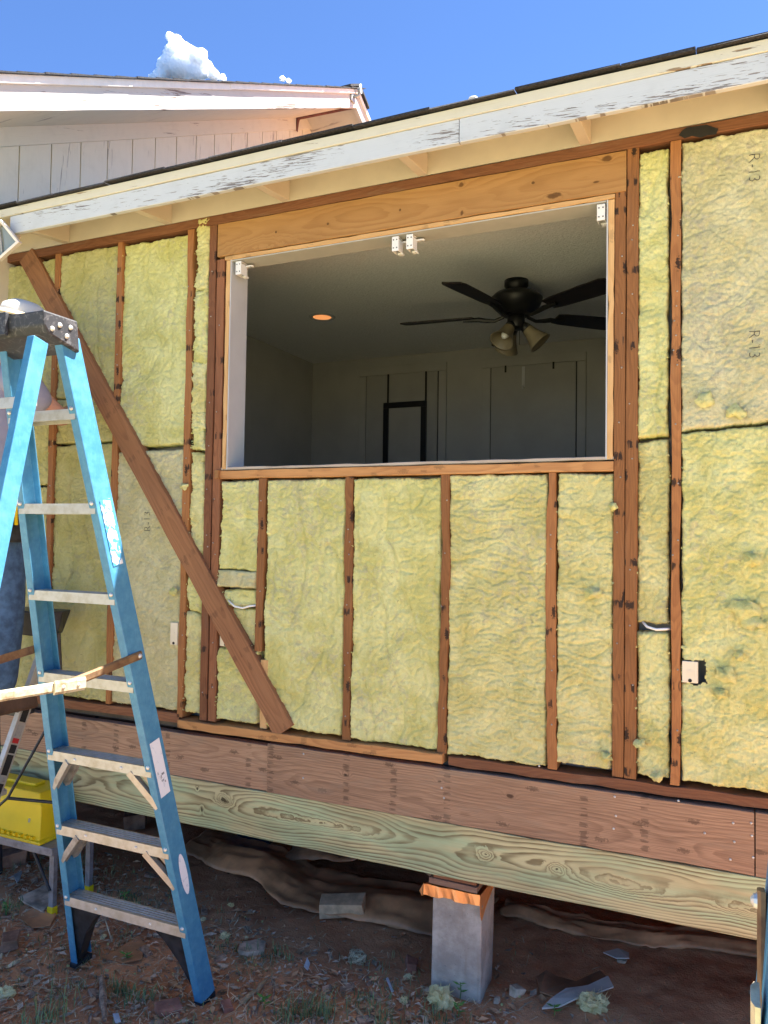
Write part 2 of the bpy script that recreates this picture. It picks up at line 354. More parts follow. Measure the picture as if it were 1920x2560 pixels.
# ------------------------------------------------------------------ mesh helpers
class MB:
    """Collects shapes into one mesh."""
    def __init__(self): self.v = []; self.f = []; self.mi = []
    def add(self, vs, fs, mi=0):
        o = len(self.v); self.v += [tuple(p) for p in vs]
        self.f += [tuple(i+o for i in f) for f in fs]; self.mi += [mi]*len(fs); return self
    def box(self, c, s, rot=None, mi=0, jit=0.0, rnd=RND):
        R = rot if rot is not None else Matrix.Identity(3)
        if isinstance(R, (tuple, list)): R = Euler(R).to_matrix()
        vs = []
        for dz in (-.5, .5):
            for dx, dy in ((-.5, -.5), (.5, -.5), (.5, .5), (-.5, .5)):
                q = Vector((dx*s[0], dy*s[1], dz*s[2]))
                if jit: q += Vector((rnd.uniform(-jit, jit), rnd.uniform(-jit, jit), rnd.uniform(-jit, jit)))
                vs.append(R @ q + Vector(c))
        return self.add(vs, [(3, 2, 1, 0), (4, 5, 6, 7), (0, 1, 5, 4), (1, 2, 6, 5), (2, 3, 7, 6), (3, 0, 4, 7)], mi)
    def prism(self, poly, ext, mi=0):
        """poly: list of Vector; ext: Vector offset"""
        n = len(poly); vs = [Vector(p) for p in poly] + [Vector(p)+Vector(ext) for p in poly]
        fs = [tuple(range(n-1, -1, -1)), tuple(range(n, 2*n))] + [(i, (i+1) % n, n+(i+1) % n, n+i) for i in range(n)]
        return self.add(vs, fs, mi)
    def sweep(self, profile, p0, p1, A, B, mi=0):
        """extrude a 2D profile (a, b) on axes A, B from p0 to p1"""
        n = len(profile); A = Vector(A); B = Vector(B)
        vs = [Vector(p)+A*a+B*b for p in (p0, p1) for a, b in profile]
        fs = [tuple(range(n-1, -1, -1)), tuple(range(n, 2*n))] + [(i, (i+1) % n, n+(i+1) % n, n+i) for i in range(n)]
        return self.add(vs, fs, mi)
    def tube(self, pts, r, seg=8, mi=0, cap=True):
        pts = [Vector(p) for p in pts]; n = len(pts); rs = r if isinstance(r, (list, tuple)) else [r]*n
        up = None; vs = []
        for i, p in enumerate(pts):
            d = (pts[min(i+1, n-1)]-pts[max(i-1, 0)]).normalized()
            if up is None: up = d.orthogonal().normalized()
            a = (up - d*up.dot(d)).normalized(); up = a; b = d.cross(a)
            for k in range(seg):
                t = 2*math.pi*k/seg; vs.append(p + a*math.cos(t)*rs[i] + b*math.sin(t)*rs[i])
        fs = [(i*seg+k, i*seg+(k+1) % seg, (i+1)*seg+(k+1) % seg, (i+1)*seg+k) for i in range(n-1) for k in range(seg)]
        if cap: fs += [tuple(range(seg-1, -1, -1)), tuple(range((n-1)*seg, n*seg))]
        return self.add(vs, fs, mi)
    def lathe(self, prof, c=(0, 0, 0), rot=None, seg=24, mi=0, cap=True):
        R = rot if rot is not None else Matrix.Identity(3); c = Vector(c); vs = []; n = len(prof)
        for r, z in prof:
            for k in range(seg):
                t = 2*math.pi*k/seg; vs.append(R @ Vector((r*math.cos(t), r*math.sin(t), z)) + c)
        fs = [(i*seg+k, i*seg+(k+1) % seg, (i+1)*seg+(k+1) % seg, (i+1)*seg+k) for i in range(n-1) for k in range(seg)]
        if cap: fs += [tuple(range(seg-1, -1, -1)), tuple(range((n-1)*seg, n*seg))]
        return self.add(vs, fs, mi)
    def dome(self, c, n, r, h, seg=8):
        n = Vector(n).normalized(); R = n.to_track_quat('Z', 'Y').to_matrix()
        return self.lathe([(r, 0), (r*.8, h*.6), (r*.3, h)], c, R, seg)
    def build(self, name, mat, parent=None, smooth=False, origin=None, bevel=0.0):
        o0 = Vector(origin) if origin is not None else None
        me = bpy.data.meshes.new(name)
        vs = self.v if o0 is None else [tuple(Vector(p)-o0) for p in self.v]
        me.from_pydata(vs, [], self.f); me.update()
        mats = mat if isinstance(mat, (list, tuple)) else [mat]
        for k in mats: me.materials.append(k)
        if len(mats) > 1: me.polygons.foreach_set('material_index', self.mi)
        if smooth: me.polygons.foreach_set('use_smooth', [True]*len(me.polygons))
        o = bpy.data.objects.new(name, me); COL.objects.link(o)
        if o0 is not None: o.location = o0
        if bevel:
            b = o.modifiers.new('bevel', 'BEVEL'); b.width = bevel; b.segments = 2; b.limit_method = 'ANGLE'
        if parent is not None: attach(o, parent)
        return o

def attach(o, parent):
    o.parent = parent; mw = world_m(parent); o.matrix_parent_inverse = mw.inverted()
def world_m(o):
    b = Matrix.LocRotScale(o.location, o.rotation_euler, o.scale)
    return b if o.parent is None else world_m(o.parent) @ o.matrix_parent_inverse @ b
def tag(o, label=None, cat=None, group=None, kind=None):
    if label: o['label'] = label
    if cat: o['category'] = cat
    if group: o['group'] = group
    if kind: o['kind'] = kind
    return o
def thing(name, loc, label, cat, group=None, rz=0.0):
    o = bpy.data.objects.new(name, None); COL.objects.link(o); o.location = loc; o.rotation_euler = (0, 0, rz)
    o.empty_display_size = .1
    return tag(o, label, cat, group)

def board(name, p0, p1, width, depth, mat, parent=None, normal=(0, -1, 0), wane=.0, seg=14, seed=0, bevel=.0015, nudge=0.0, widths=None):
    """A sawn board whose face centre line runs p0 -> p1; face looks along normal; local x along, y across, z out of the face."""
    p0 = Vector(p0); p1 = Vector(p1); L = (p1-p0).length; X = (p1-p0)/L
    Z = Vector(normal); Z = (Z - X*Z.dot(X)).normalized(); Y = Z.cross(X)
    rn = random.Random(seed*77+5); vs = []; fs = []
    for i in range(seg+1):
        x = L*i/seg; w = width if widths is None else widths[0]+(widths[1]-widths[0])*i/seg
        e1 = wane*rn.uniform(0, 1)**2.2; e2 = wane*rn.uniform(0, 1)**2.2
        c = bevel
        bow = nudge*math.sin(math.pi*i/seg)
        a0, a1 = -w/2+e1+bow, w/2-e2+bow
        prof = [(a0+c, 0), (a1-c, 0), (a1, -c-e2*.8), (a1, -depth), (a0, -depth), (a0, -c-e1*.8)]
        vs += [(x, a, b) for a, b in prof]
    for i in range(seg):
        for k in range(6): fs.append((i*6+k, (i+1)*6+k, (i+1)*6+(k+1) % 6, i*6+(k+1) % 6))
    fs += [tuple(range(6)), tuple(seg*6+k for k in range(5, -1, -1))]
    me = bpy.data.meshes.new(name); me.from_pydata(vs, [], [tuple(reversed(f)) for f in fs]); me.update(); me.materials.append(mat)
    o = bpy.data.objects.new(name, me); COL.objects.link(o)
    mm = Matrix((X, Y, Z)).transposed().to_4x4(); mm.translation = p0; o.matrix_world = mm
    o.location, o.rotation_euler = p0, mm.to_euler()
    if parent is not None: attach(o, parent)
    return o

def copy_tree(o, parent=None):
    c = o.copy(); COL.objects.link(c)
    if parent is not None: c.parent = parent
    for ch in [x for x in bpy.data.objects if x.parent == o]: copy_tree(ch, c)
    return c

# ================================================================== GROUND
GZ = -1.965
def gz(x, y):
    x = np.asarray(x, float); y = np.asarray(y, float)
    near = np.exp(-((x-1.5)**2+(y+.2)**2)/30.0)
    h = GZ + near*(.022*fbm(x*2.2, y*2.2, 3, 5, .55) + .010*fbm(x*14, y*14, 9, 3))
    h = h + .05*np.exp(-((x+.1)/.55)**2-((y-.15)/.4)**2) - .018*np.exp(-((x-.7)/.3)**2-((y+.45)/.25)**2)
    h = h + .03*np.clip(y-.25, 0, 1.0)
    return h
def gz1(x, y): return float(gz(np.array([x]), np.array([y]))[0])
def axis(a, b, st, far):
    l = list(np.arange(a, b+1e-6, st)); s = st; lo, hi = l[0], l[-1]
    while lo > -far or hi < far:
        s *= 1.45; lo -= s; hi += s; l = [lo]+l+[hi]
    return np.array(l)
ax = axis(-1.2, 3.6, .02, 400); ay = axis(-1.4, 1.6, .02, 400)
X, Y = np.meshgrid(ax, ay); Z = gz(X, Y); nx = len(ax); ny = len(ay)
me = bpy.data.meshes.new('ground')
idx = np.arange(nx*ny).reshape(ny, nx)
quads = np.stack([idx[:-1, :-1], idx[:-1, 1:], idx[1:, 1:], idx[1:, :-1]], -1).reshape(-1, 4)
me.from_pydata(np.stack([X, Y, Z], -1).reshape(-1, 3).tolist(), [], quads.tolist()); me.update()
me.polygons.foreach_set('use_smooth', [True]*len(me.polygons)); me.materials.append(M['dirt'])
g_ = bpy.data.objects.new('ground', me); COL.objects.link(g_); tag(g_, kind='structure')

# ================================================================== HOUSE WALL
house = thing('house', (1.0, 0.0, GZ), 'single storey wooden house with its wall stripped to studs and yellow insulation', 'house')
S = .4064
ZT = 1.083           # underside of the top plate
def xz(x, z, y=0.0): return Vector((x, y, z))
studs = [  # top px, bottom px, z top, z bottom, mat
    (-1, (-.405, ZT), (-.405, -1.082), M['old']),
    (0, (.012, ZT), (.004, -1.082), M['stud']), (1, (.410, ZT), (.402, -1.066), M['stud']), (2, (.815, ZT), (.812, -1.082), M['stud']),
    (3, (1.219, -.040), (1.222, -1.082), M['stud']), (4, (1.626, -.040), (1.632, -1.084), M['stud']),
    (5, (2.034, -.040), (2.030, -1.084), M['stud']), (6, (2.437, -.040), (2.444, -1.088), M['stud']), (7, (2.846, ZT), (2.852, -1.086), M['stud']),
    (8, (3.252, ZT), (3.252, -1.086), M['stud'])]
for k, a, b, mt in studs:
    if k == 3:   # cut where the brace is let in: an upper piece and a lower stub
        board('stud', xz(a[0], a[1], .001), xz(1.213, -.765, .001), .039, .088, mt, house, wane=.006, seed=k+3)
        board('stud', xz(1.243, -.80, .004), xz(1.243, -1.083, .004), .036, .086, M['pale'], house, wane=.002, seed=k+30)
        continue
    board('stud', xz(a[0], a[1], .001), xz(b[0], b[1], .001), .039 if k != 7 else .036, .088, mt, house, wane=.008, seg=16, seed=k+3, nudge=.006*((k % 3)-1))
# posts either side of the opening
board('king_stud', xz(.938, ZT, .001), xz(.939, -1.082, .001), .039, .088, M['old'], house, wane=.003, seed=20)
board('jack_stud', xz(.980, .926, .003), xz(.983, -1.082, .003), .040, .088, M['old'], house, wane=.003, seed=21)
board('jack_stud', xz(2.667, .936, .002), xz(2.667, -1.084, .002), .038, .088, M['stud'], house, wane=.002, seed=22)
board('king_stud', xz(2.7075, ZT, .000), xz(2.7075, -1.084, .000), .040, .088, M['stud'], house, wane=.002, seed=23)
# plates
board('top_plate', xz(-2.2, 1.104, -.002), xz(3.9, 1.104, -.002), .042, .09, M['plate'], house, wane=.003, seg=40, seed=31)
board('top_plate', xz(-2.2, 1.146, .002), xz(3.9, 1.146, .002), .040, .09, M['plate'], house, seg=10, seed=32)
board('bottom_plate', xz(-2.2, -1.104, .001), xz(.812, -1.087, .001), .042, .09, M['plate'], house, wane=.004, seg=30, seed=33)
board('bottom_plate', xz(.818, -1.108, -.016), xz(2.040, -1.102, -.016), .038, .10, M['sillw'], house, wane=.004, seg=20, seed=34)
board('bottom_plate', xz(2.060, -1.109, -.001), xz(3.9, -1.103, -.001), .038, .09, M['plate'], house, wane=.005, seg=24, seed=35)
# header and sill
p0 = at_y(549, 598, 0); 
board('header', xz(.966, 1.009, -.003), xz(2.686, 1.009, -.003), .145, .088, M['honey'], house, wane=.002, seg=20, seed=41)
board('trim_strip', xz(1.004, .926, .000), xz(2.648, .926, .000), .018, .088, M['pale'], house, wane=.003, seg=30, seed=42)
board('trim_strip', xz(1.020, .915, .002), xz(1.020, .004, .002), .022, .086, M['pale'], house, wane=.003, seg=20, seed=43)
board('trim_strip', xz(2.636, .915, .002), xz(2.636, .004, .002), .022, .086, M['pale'], house, wane=.003, seg=20, seed=44)
board('sill_board', xz(1.004, -.0205, -.002), xz(2.648, -.0205, -.002), .037, .09, M['sillw'], house, wane=.003, seg=20, seed=45)
b = board('sill_board', xz(.985, -.020, -.016), xz(1.004, -.020, -.016), .036, .015, M['sillw'], house, seed=49)
board('stool_board', xz(1.004, .0065, .004), xz(2.648, .0065, .004),   .013, .12, M['shim2'], house, wane=.003, seg=24, seed=46)
# white painted reveals of the opening
mb = MB(); mb.box((1.034, .066, .46), (.005, .125, .915)); mb.build('jamb', M['drywall'], house)
mb = MB(); mb.box((2.6225, .066, .46), (.005, .125, .915)); mb.build('jamb', M['drywall'], house)
mb = MB(); mb.box((1.828, .056, .9135), (1.58, .105, .005)); mb.build('head_jamb', M['headshade'], house)
# diagonal brace
br = board('diagonal_brace', xz(-.190, 1.100, -.013), xz(1.353, -1.080, -.013), .104, .045, M['brace'], house, wane=.004, seg=24, seed=51)
# rim joist boards, skirting the floor frame
board('rim_board', xz(-2.2, -1.243, -.007), xz(1.276, -1.240, -.007), .188, .04, M['rim'], house, wane=.003, seg=24, seed=61)
board('rim_board', xz(1.279, -1.236, -.014), xz(3.086, -1.232, -.014), .199, .04, M['rim'], house, wane=.003, seg=24, seed=62)
board('rim_board', xz(3.090, -1.233, -.015), xz(4.2, -1.233, -.015), .203, .04, M['rim'], house, wane=.003, seg=10, seed=63)
board('floor_joist', xz(-2.2, -1.242, .09), xz(4.2, -1.242, .09), .20, .04, M['old'], house, seg=4, seed=64)
bm_ = board('sill_beam', xz(-1.2, -1.433, -.012), xz(4.4, -1.433, -.012), .196, .09, M['treated'], house, wane=.002, seg=40, seed=65)
# nail heads on the rim and studs
nl = MB()
for u, v in [(759, 1885), (758, 1945), (1537, 1992), (1540, 2040), (1534, 2072), (1696, 2002), (1833, 2058), (1762, 2083), (1836, 2105), (1826, 2149), (1878, 2058), (1880, 2090), (1883, 2144), (1348, 1915), (1104, 1970), (1110, 1995)]:
    p = at_y(u, v, -.015); nl.dome(p, (0, -1, 0), .0042, .003)
nl.build('nail_head', M['rivet'], house); bpy.data.objects['nail_head']['kind'] = 'stuff'

sn = MB(); rn_ = random.Random(17)
for xx, zt_, zb_ in ((.010, 1.0, -1.0), (.406, 1.0, -1.0), (.813, 1.0, -1.0), (1.221, -.1, -.7), (1.629, -.1, -1.0), (2.032, -.1, -1.0), (2.441, -.1, -1.0), (2.849, 1.0, -1.0), (.939, 1.0, -1.0), (.982, .8, -1.0), (2.667, .8, -1.0), (2.7075, 1.0, -1.0)):
    z = zt_ - rn_.uniform(0, .2)
    while z > zb_:
        sn.dome((xx+rn_.uniform(-.009, .009), .001, z), (0, -1, 0), .0032, .0035, 7); z -= rn_.choice((.19, .2, .38, .05))
o = sn.build('nail_head', M['galv'], house); o['kind'] = 'stuff'

# ------------------------------------------------------------------ insulation
BATT = {}
def wool_surface(seed, kind, y0, bulge):
    """returns the height function (towards the viewer is -y)"""
    def f(x, z):
        wx = .02*fbm(x*6, z*6, seed+50, 2); wz = .02*fbm(x*6, z*6, seed+60, 2)
        if kind == 'ripple':
            big = .008*fbm((x+wx)*5, (z+wz)*13, seed, 3)
            rid = 1-np.abs(vnoise((x+wx*2)*10, (z+wz*2)*30, seed+5)); rid2 = 1-np.abs(vnoise((x+wx)*19, (z+wz)*44, seed+8))
            h = big - .007*np.clip(rid, 0, 1)**9 - .003*np.clip(rid2, 0, 1)**8
        elif kind == 'clump':
            big = .009*fbm((x+wx)*9, (z+wz)*9, seed, 4, .6)
            rid = 1-np.abs(vnoise((x+wx*2)*15, (z+wz*2)*17, seed+5))
            rid2 = 1-np.abs(vnoise((x+wx)*30, (z+wz)*36, seed+8)); h = big - .005*np.clip(rid, 0, 1)**10 - .003*np.clip(rid2, 0, 1)**8
        else:
            big = .008*fbm((x+wx)*5, (z+wz)*4, seed, 3)
            rid = 1-np.abs(vnoise((x+wx*2)*7, (z+wz*2)*2.2, seed+5)); rid2 = 1-np.abs(vnoise((x+wx*2)*22, (z+wz)*24, seed+8))
            h = big - .009*np.clip(rid, 0, 1)**14 - .0045*np.clip(rid2, 0, 1)**5
        h = h + .0040*fbm(x*55, z*55, seed+30, 3, .6) - .0022*np.clip(1-np.abs(vnoise((x+wx)*48, (z+wz)*60, seed+33)), 0, 1)**4 + .0016*vnoise(x*150, z*150, seed+35)
        return y0 - bulge - h
    return f
def batt(x0, x1, zt, zb, seed, kind='felt', mat='wool', y0=.012, bulge=.006, jag=.006, res=.004, label=None, xt=None, edge=.008, tufts=14, hole=None):
    x0 -= .005; x1 += .005
    if xt is not None: xt = (xt[0]-.005, xt[1]+.005)
    f = wool_surface(seed, kind, y0, bulge)
    xs0 = xt if xt is not None else (x0, x1)
    zt0, zt1 = zt if isinstance(zt, tuple) else (zt, zt); zb0, zb1 = zb if isinstance(zb, tuple) else (zb, zb)
    nx = max(8, int((x1-x0)/res)); nz = max(8, int((zt0-zb0)/res))
    s, t = np.meshgrid(np.linspace(0, 1, nx+1), np.linspace(0, 1, nz+1))
    xl = x0+(xs0[0]-x0)*t; xr = x1+(xs0[1]-x1)*t
    zz0 = zb0+(zb1-zb0)*s; zz1 = zt0+(zt1-zt0)*s
    Z = zz0+(zz1-zz0)*t; X = xl+(xr-xl)*s
    eL = np.clip(1-s*(x1-x0)/.05, 0, 1); eR = np.clip(1-(1-s)*(x1-x0)/.05, 0, 1)
    eB = np.clip(1-t*(zt0-zb0)/.05, 0, 1); eT = np.clip(1-(1-t)*(zt0-zb0)/.05, 0, 1)
    def jg(q, sd): return jag*(fbm(q*9, q*0+sd, seed+sd, 3)*1.6 + .8*np.abs(fbm(q*60, q*0+.3, seed+sd+3, 2)))
    X = X + eL*jg(Z, 2) - eR*jg(Z, 4); Z = Z + eB*jg(X, 6) - eT*jg(X, 8)
    dl = np.minimum(np.minimum(s, 1-s)*(x1-x0), np.minimum(t, 1-t)*(zt0-zb0))
    roll = np.clip(1-dl/edge, 0, 1)**2
    Yv = f(X, Z) + roll*(.010+.008*fbm(X*30, Z*30, seed+3, 2))
    vs = np.stack([X, Yv, Z], -1).reshape(-1, 3)
    n1 = nx+1; ids = np.arange(n1*(nz+1)).reshape(nz+1, n1)
    q = np.stack([ids[:-1, :-1], ids[:-1, 1:], ids[1:, 1:], ids[1:, :-1]], -1)
    if hole:
        cx = (X[:-1, :-1]+X[1:, 1:])/2; cz = (Z[:-1, :-1]+Z[1:, 1:])/2
        w = .012*fbm(cx*40, cz*40, seed+77, 2)
        keep = ~((cx > hole[0]+w) & (cx < hole[1]+w) & (cz > hole[2]+w) & (cz < hole[3]-w)); q = q[keep]
    fs = q.reshape(-1, 4).tolist(); vl = vs.tolist()
    # skirt into the wall
    ring = list(ids[0, :]) + list(ids[1:, -1]) + list(ids[-1, -2::-1]) + list(ids[-2:0:-1, 0])
    base = len(vl)
    for i in ring: vl.append((vl[i][0], .08, vl[i][2]))
    L = len(ring)
    for i in range(L): fs.append((ring[(i+1) % L], ring[i], base+i, base+(i+1) % L))
    # loose tufts along the edges and on the face
    rn = random.Random(seed*13+1)
    for k in range(tufts):
        side = rn.random()
        if side < .36: a, b = 0, rn.randint(2, nz-2)
        elif side < .72: a, b = nx, rn.randint(2, nz-2)
        elif side < .84: a, b = rn.randint(2, nx-2), 0
        else: a, b = rn.randint(2, nx-2), rn.randint(2, nz-2)
        p = Vector(vl[int(ids[b, a])]); sz = rn.uniform(.0015, .0055)
        if a in (0, nx): p.y = min(p.y, .004)
        o = len(vl); m_ = 5; d = Vector((rn.uniform(-1, 1), -.5, rn.uniform(-1, 1))).normalized(); e = d.orthogonal().normalized()
        vl.append(tuple(p + Vector((0, -.004, 0))))
        for j in range(m_):
            an = j/m_*6.28; rr = sz*rn.uniform(.5, 1.5)
            vl.append(tuple(p + (e*math.cos(an) + d.cross(e)*math.sin(an))*rr + Vector((0, rn.uniform(-.004, .004), 0))))
        for j in range(m_): fs.append((o, o+1+j, o+1+(j+1) % m_))
    me = bpy.data.meshes.new('insulation_batt'); me.from_pydata(vl, [], fs); me.update(); me.materials.append(M[mat])
    me.polygons.foreach_set('use_smooth', [True]*len(me.polygons))
    o = bpy.data.objects.new('insulation_batt', me); COL.objects.link(o); attach(o, house)
    if label: o['label'] = label
    return f
# left of the opening
batt(-.39, -.012, 1.066, .30, 101, 'felt', 'wooldark'); batt(-.39, -.012, .295, -.05, 102, 'clump', 'wooldark'); batt(-.39, -.012, -.055, -1.074, 103, 'felt', 'wooldark')
batt(.020, .394, 1.078, .372, 104, 'felt', 'wooldark'); batt(.020, .392, .366, .150, 105, 'felt', 'wooldark', y0=.017); batt(.020, .388, .142, -1.062, 106, 'felt', 'wooldark', y0=.02)
batt(.425, .800, 1.070, .118, 107, 'felt', 'wool', bulge=.004)
fC = batt(.419, .796, .100, -1.060, 108, 'clump', 'woolgrey', y0=.014, label='greyer lower batt with a printed rating')
for i, (zt, zb, a, b) in enumerate([(1.13, .80, .850, .915), (.805, .47, .846, .914), (.478, .18, .842, .912), (.20, .09, .848, .914), (.08, -.45, .840, .913), (-.455, -.62, .836, .913), (-.625, -1.06, .832, .912)]):
    batt(a, b, zt, zb, 120+i, 'clump', 'wool' if i % 2 else 'wool2', y0=.004 if i < 4 else .014, bulge=.010, jag=.014, edge=.02, tufts=22)
# under the opening
batt(1.008, 1.196, -.046, -.430, 131, 'felt', 'wool', bulge=.012, jag=.010, xt=(1.016, 1.200))
batt(1.004, 1.192, -.432, -.505, 132, 'felt', 'woolgrey', y0=-.004, bulge=.006, jag=.006, label='short pale batt offcut laid across')
batt(1.030, 1.192, -.510, -.588, 133, 'clump', 'wool', bulge=.006, jag=.010)
batt(1.072, 1.190, -.592, -.775, 134, 'clump', 'wool2', y0=.022, jag=.010)
batt(1.006, 1.205, -.765, -1.072, 135, 'clump', 'wool', y0=.010, jag=.008)
batt(1.241, 1.606, -.046, -1.072, 141, 'felt', 'wool', bulge=.010, xt=(1.245, 1.604))
batt(1.649, 2.012, -.048, -1.078, 142, 'felt', 'wool', bulge=.008)
batt(2.052, 2.416, -.042, -1.086, 143, 'ripple', 'wool2', bulge=.008)
batt(2.460, 2.644, -.044, -1.066, 144, 'ripple', 'wool2', bulge=.010, tufts=22)
# right of the opening
batt(2.730, 2.820, 1.068, .075, 151, 'felt', 'wool', y0=.010, jag=.006)
batt(2.730, 2.824, .066, -.560, 152, 'clump', 'wool2', y0=.022, jag=.006); batt(2.732, 2.828, -.585, -1.074, 153, 'clump', 'wool', y0=.018, jag=.006)
fA = batt(2.870, 3.232, 1.074, (.092, .118), 161, 'clump', 'woolgrey', y0=.008, bulge=.008, label='greyer upper batt with two printed ratings')
batt(2.873, 3.232, (.084, .108), (-1.070, -1.076), 162, 'clump', 'wool', y0=.010, bulge=.010, tufts=26, hole=(2.868, 2.944, -.748, -.668), label='lower batt cut away round an outlet box')
batt(3.272, 3.64, 1.074, -1.07, 163, 'clump', 'wool')

def flap(u, v, r, seed, mat='wool'):
    c = at_y(u, v, -.02); rn = random.Random(seed); n = 16; vs = []; fs = []
    for ring in range(5):
        for k in range(n):
            a = 6.283*k/n; rr = r*ring/4*(1+.5*float(vnoise(math.cos(a)*1.7+seed, math.sin(a)*1.7, seed)) + rn.uniform(-.10, .12)*(ring == 4))
            vs.append((c.x+math.cos(a)*rr, c.y-.006+.016*(ring/4)**2-.014*float(vnoise(math.cos(a)*2+ring*.6, math.sin(a)*2+seed, seed+2))*(ring/4), c.z+math.sin(a)*rr*.8))
    fs = [(i*n+k, i*n+(k+1) % n, (i+1)*n+(k+1) % n, (i+1)*n+k) for i in range(4) for k in range(n)]
    MB().add(vs, [tuple(reversed(f)) for f in fs]).build('wool_flap', M[mat], house, True)
for i, (u, v, r) in enumerate(((1860, 1525, .042), (1885, 1560, .03), (1815, 1690, .034), (1800, 1735, .022), (1850, 1640, .02), (1600, 1865, .022), (1880, 1400, .03), (1515, 1895, .022), (1530, 1265, .016), (455, 1215, .02), (430, 1480, .024), (1480, 1485, .026), (1640, 1945, .02), (1760, 1000, .03), (1840, 1030, .03))): flap(u, v, r, 300+i)
mb = MB(); pts = [(1697, 338), (1706, 326), (1718, 318), (1740, 316), (1765, 312), (1796, 322), (1790, 336), (1770, 338), (1752, 344), (1730, 340), (1712, 346)]
mb.prism([at_y(u, v, -.0045) for u, v in pts], (0, -.0012, 0)); mb.build('tar_patch', M['dot'], house)
# ink stamps on the batts
def stamp(text, cx, cz, size, rot, f):
    cu = bpy.data.curves.new('stamp', 'FONT'); cu.body = text; cu.size = size; cu.align_x = 'CENTER'; cu.align_y = 'CENTER'; cu.resolution_u = 2
    cu.offset = -.0012
    o = bpy.data.objects.new('stamp', cu); COL.objects.link(o)
    dg = bpy.context.evaluated_depsgraph_get(); me = bpy.data.meshes.new_from_object(o.evaluated_get(dg))
    COL.objects.unlink(o); bpy.data.objects.remove(o)
    import bmesh
    bm = bmesh.new(); bm.from_mesh(me)
    bmesh.ops.subdivide_edges(bm, edges=[e for e in bm.edges if e.calc_length() > .006], cuts=3, use_grid_fill=True)
    bmesh.ops.triangulate(bm, faces=bm.faces)
    c, s_ = math.cos(rot), math.sin(rot)
    for v in bm.verts:
        x = cx + v.co.x*c - v.co.y*s_; z = cz + v.co.x*s_ + v.co.y*c
        v.co = Vector((x, float(f(np.array([x]), np.array([z]))[0])-.0022, z))
    bm.to_mesh(me); bm.free(); me.materials.clear(); me.materials.append(M['ink'])
    ob = bpy.data.objects.new('printed_rating', me); COL.objects.link(ob); attach(ob, house); return ob
stamp('R-13', 3.086, .944, .052, -math.pi/2, fA)
stamp('R-13', 3.086, .364, .050, -math.pi/2, fA)
stamp('R-13', .604, -.224, .050, math.pi/2, fC)

# ------------------------------------------------------------------ eave
YF = -.262
board('fascia_board', xz(-.003, 1.1265, YF), xz(2.16, 1.1265, YF), .083, .02, M['peel_white'], house, wane=.001, seg=20, seed=71)
board('fascia_board', xz(2.163, 1.1265, YF-.001), xz(4.2, 1.1265, YF-.001), .084, .02, M['peel_white'], house, wane=.001, seg=20, seed=72)
board('drip_board', xz(-1.2, 1.188, YF-.006), xz(4.2, 1.188, YF-.006), .039, .024, M['cream'], house, wane=.002, seg=20, seed=73)
mb = MB(); sl = .105
def roofz(y, z0=1.158): return z0 + (y-YF)*sl
mb.box((1.5, .010, 1.176), (5.4, .022, .100)); mb.build('frieze_block', M['soffit'], house)
for i in range(7):
    x = .072+i*.6185
    mb = MB(); y0 = YF+.018
    a = [Vector((x-.019, y0, 1.187)), Vector((x-.019, y0, 1.099)), Vector((x-.019, -.002, 1.1265)), Vector((x-.019, -.002, 1.212))]
    mb.prism(a, (.038, 0, 0)); mb.build('rafter_tail', M['soffit'], house, bevel=.002)
mb = MB()   # roof deck
mb.add([(-1.2, YF+.02, 1.189), (4.2, YF+.02, 1.189), (4.2, 3.6, 1.594), (-1.2, 3.6, 1.594), (-1.2, YF+.02, 1.205), (4.2, YF+.02, 1.205), (4.2, 3.6, 1.610), (-1.2, 3.6, 1.610)],
       [(3, 2, 1, 0), (4, 5, 6, 7), (0, 1, 5, 4), (1, 2, 6, 5), (2, 3, 7, 6), (3, 0, 4, 7)]); mb.build('roof_deck', M['soffit'], house)
mb = MB()
mb.add([(-1.2, YF+.04, 1.2095), (4.2, YF+.04, 1.2095), (4.2, 3.6, 1.611), (-1.2, 3.6, 1.611), (-1.2, YF+.04, 1.219), (4.2, YF+.04, 1.219), (4.2, 3.6, 1.622), (-1.2, 3.6, 1.622)],
       [(3, 2, 1, 0), (4, 5, 6, 7), (0, 1, 5, 4), (1, 2, 6, 5), (2, 3, 7, 6), (3, 0, 4, 7)]); mb.build('roof_covering', M['shingle'], house)
x = -1.1; i = 0
while x < 4.0:
    w = RND.choice([.30, .32, .34, .22]); lift = RND.choice([0, 0, .003, .006]); me_ = MB()
    zf = 1.2085+lift
    me_.add([(x+.0004, YF-.022-RND.uniform(0, .006), zf), (x+w-.0004, YF-.022-RND.uniform(0, .006), zf+RND.uniform(-.001, .003)), (x+w-.002, YF+.22, zf+.027), (x+.002, YF+.22, zf+.027),
             (x+.002, YF-.022, zf+.008), (x+w-.002, YF-.022, zf+.008+RND.uniform(0, .003)), (x+w-.002, YF+.22, zf+.036), (x+.002, YF+.22, zf+.036)],
            [(3, 2, 1, 0), (4, 5, 6, 7), (0, 1, 5, 4), (1, 2, 6, 5), (2, 3, 7, 6), (3, 0, 4, 7)]); me_.build('shingle', M['shingle'], house)
    x += w; i += 1
rv = MB(); pv = at_y(1183, 247, -.05); rv.lathe([(.014, -.06), (.014, .0), (.020, .002), (.018, .010), (.008, .014)], (pv.x, -.05, pv.z-.009), seg=14)
o = rv.build('roof_vent', M['metal_edge'], None, True); tag(o, 'small white vent cap peeking over the dark roof edge', 'vent')

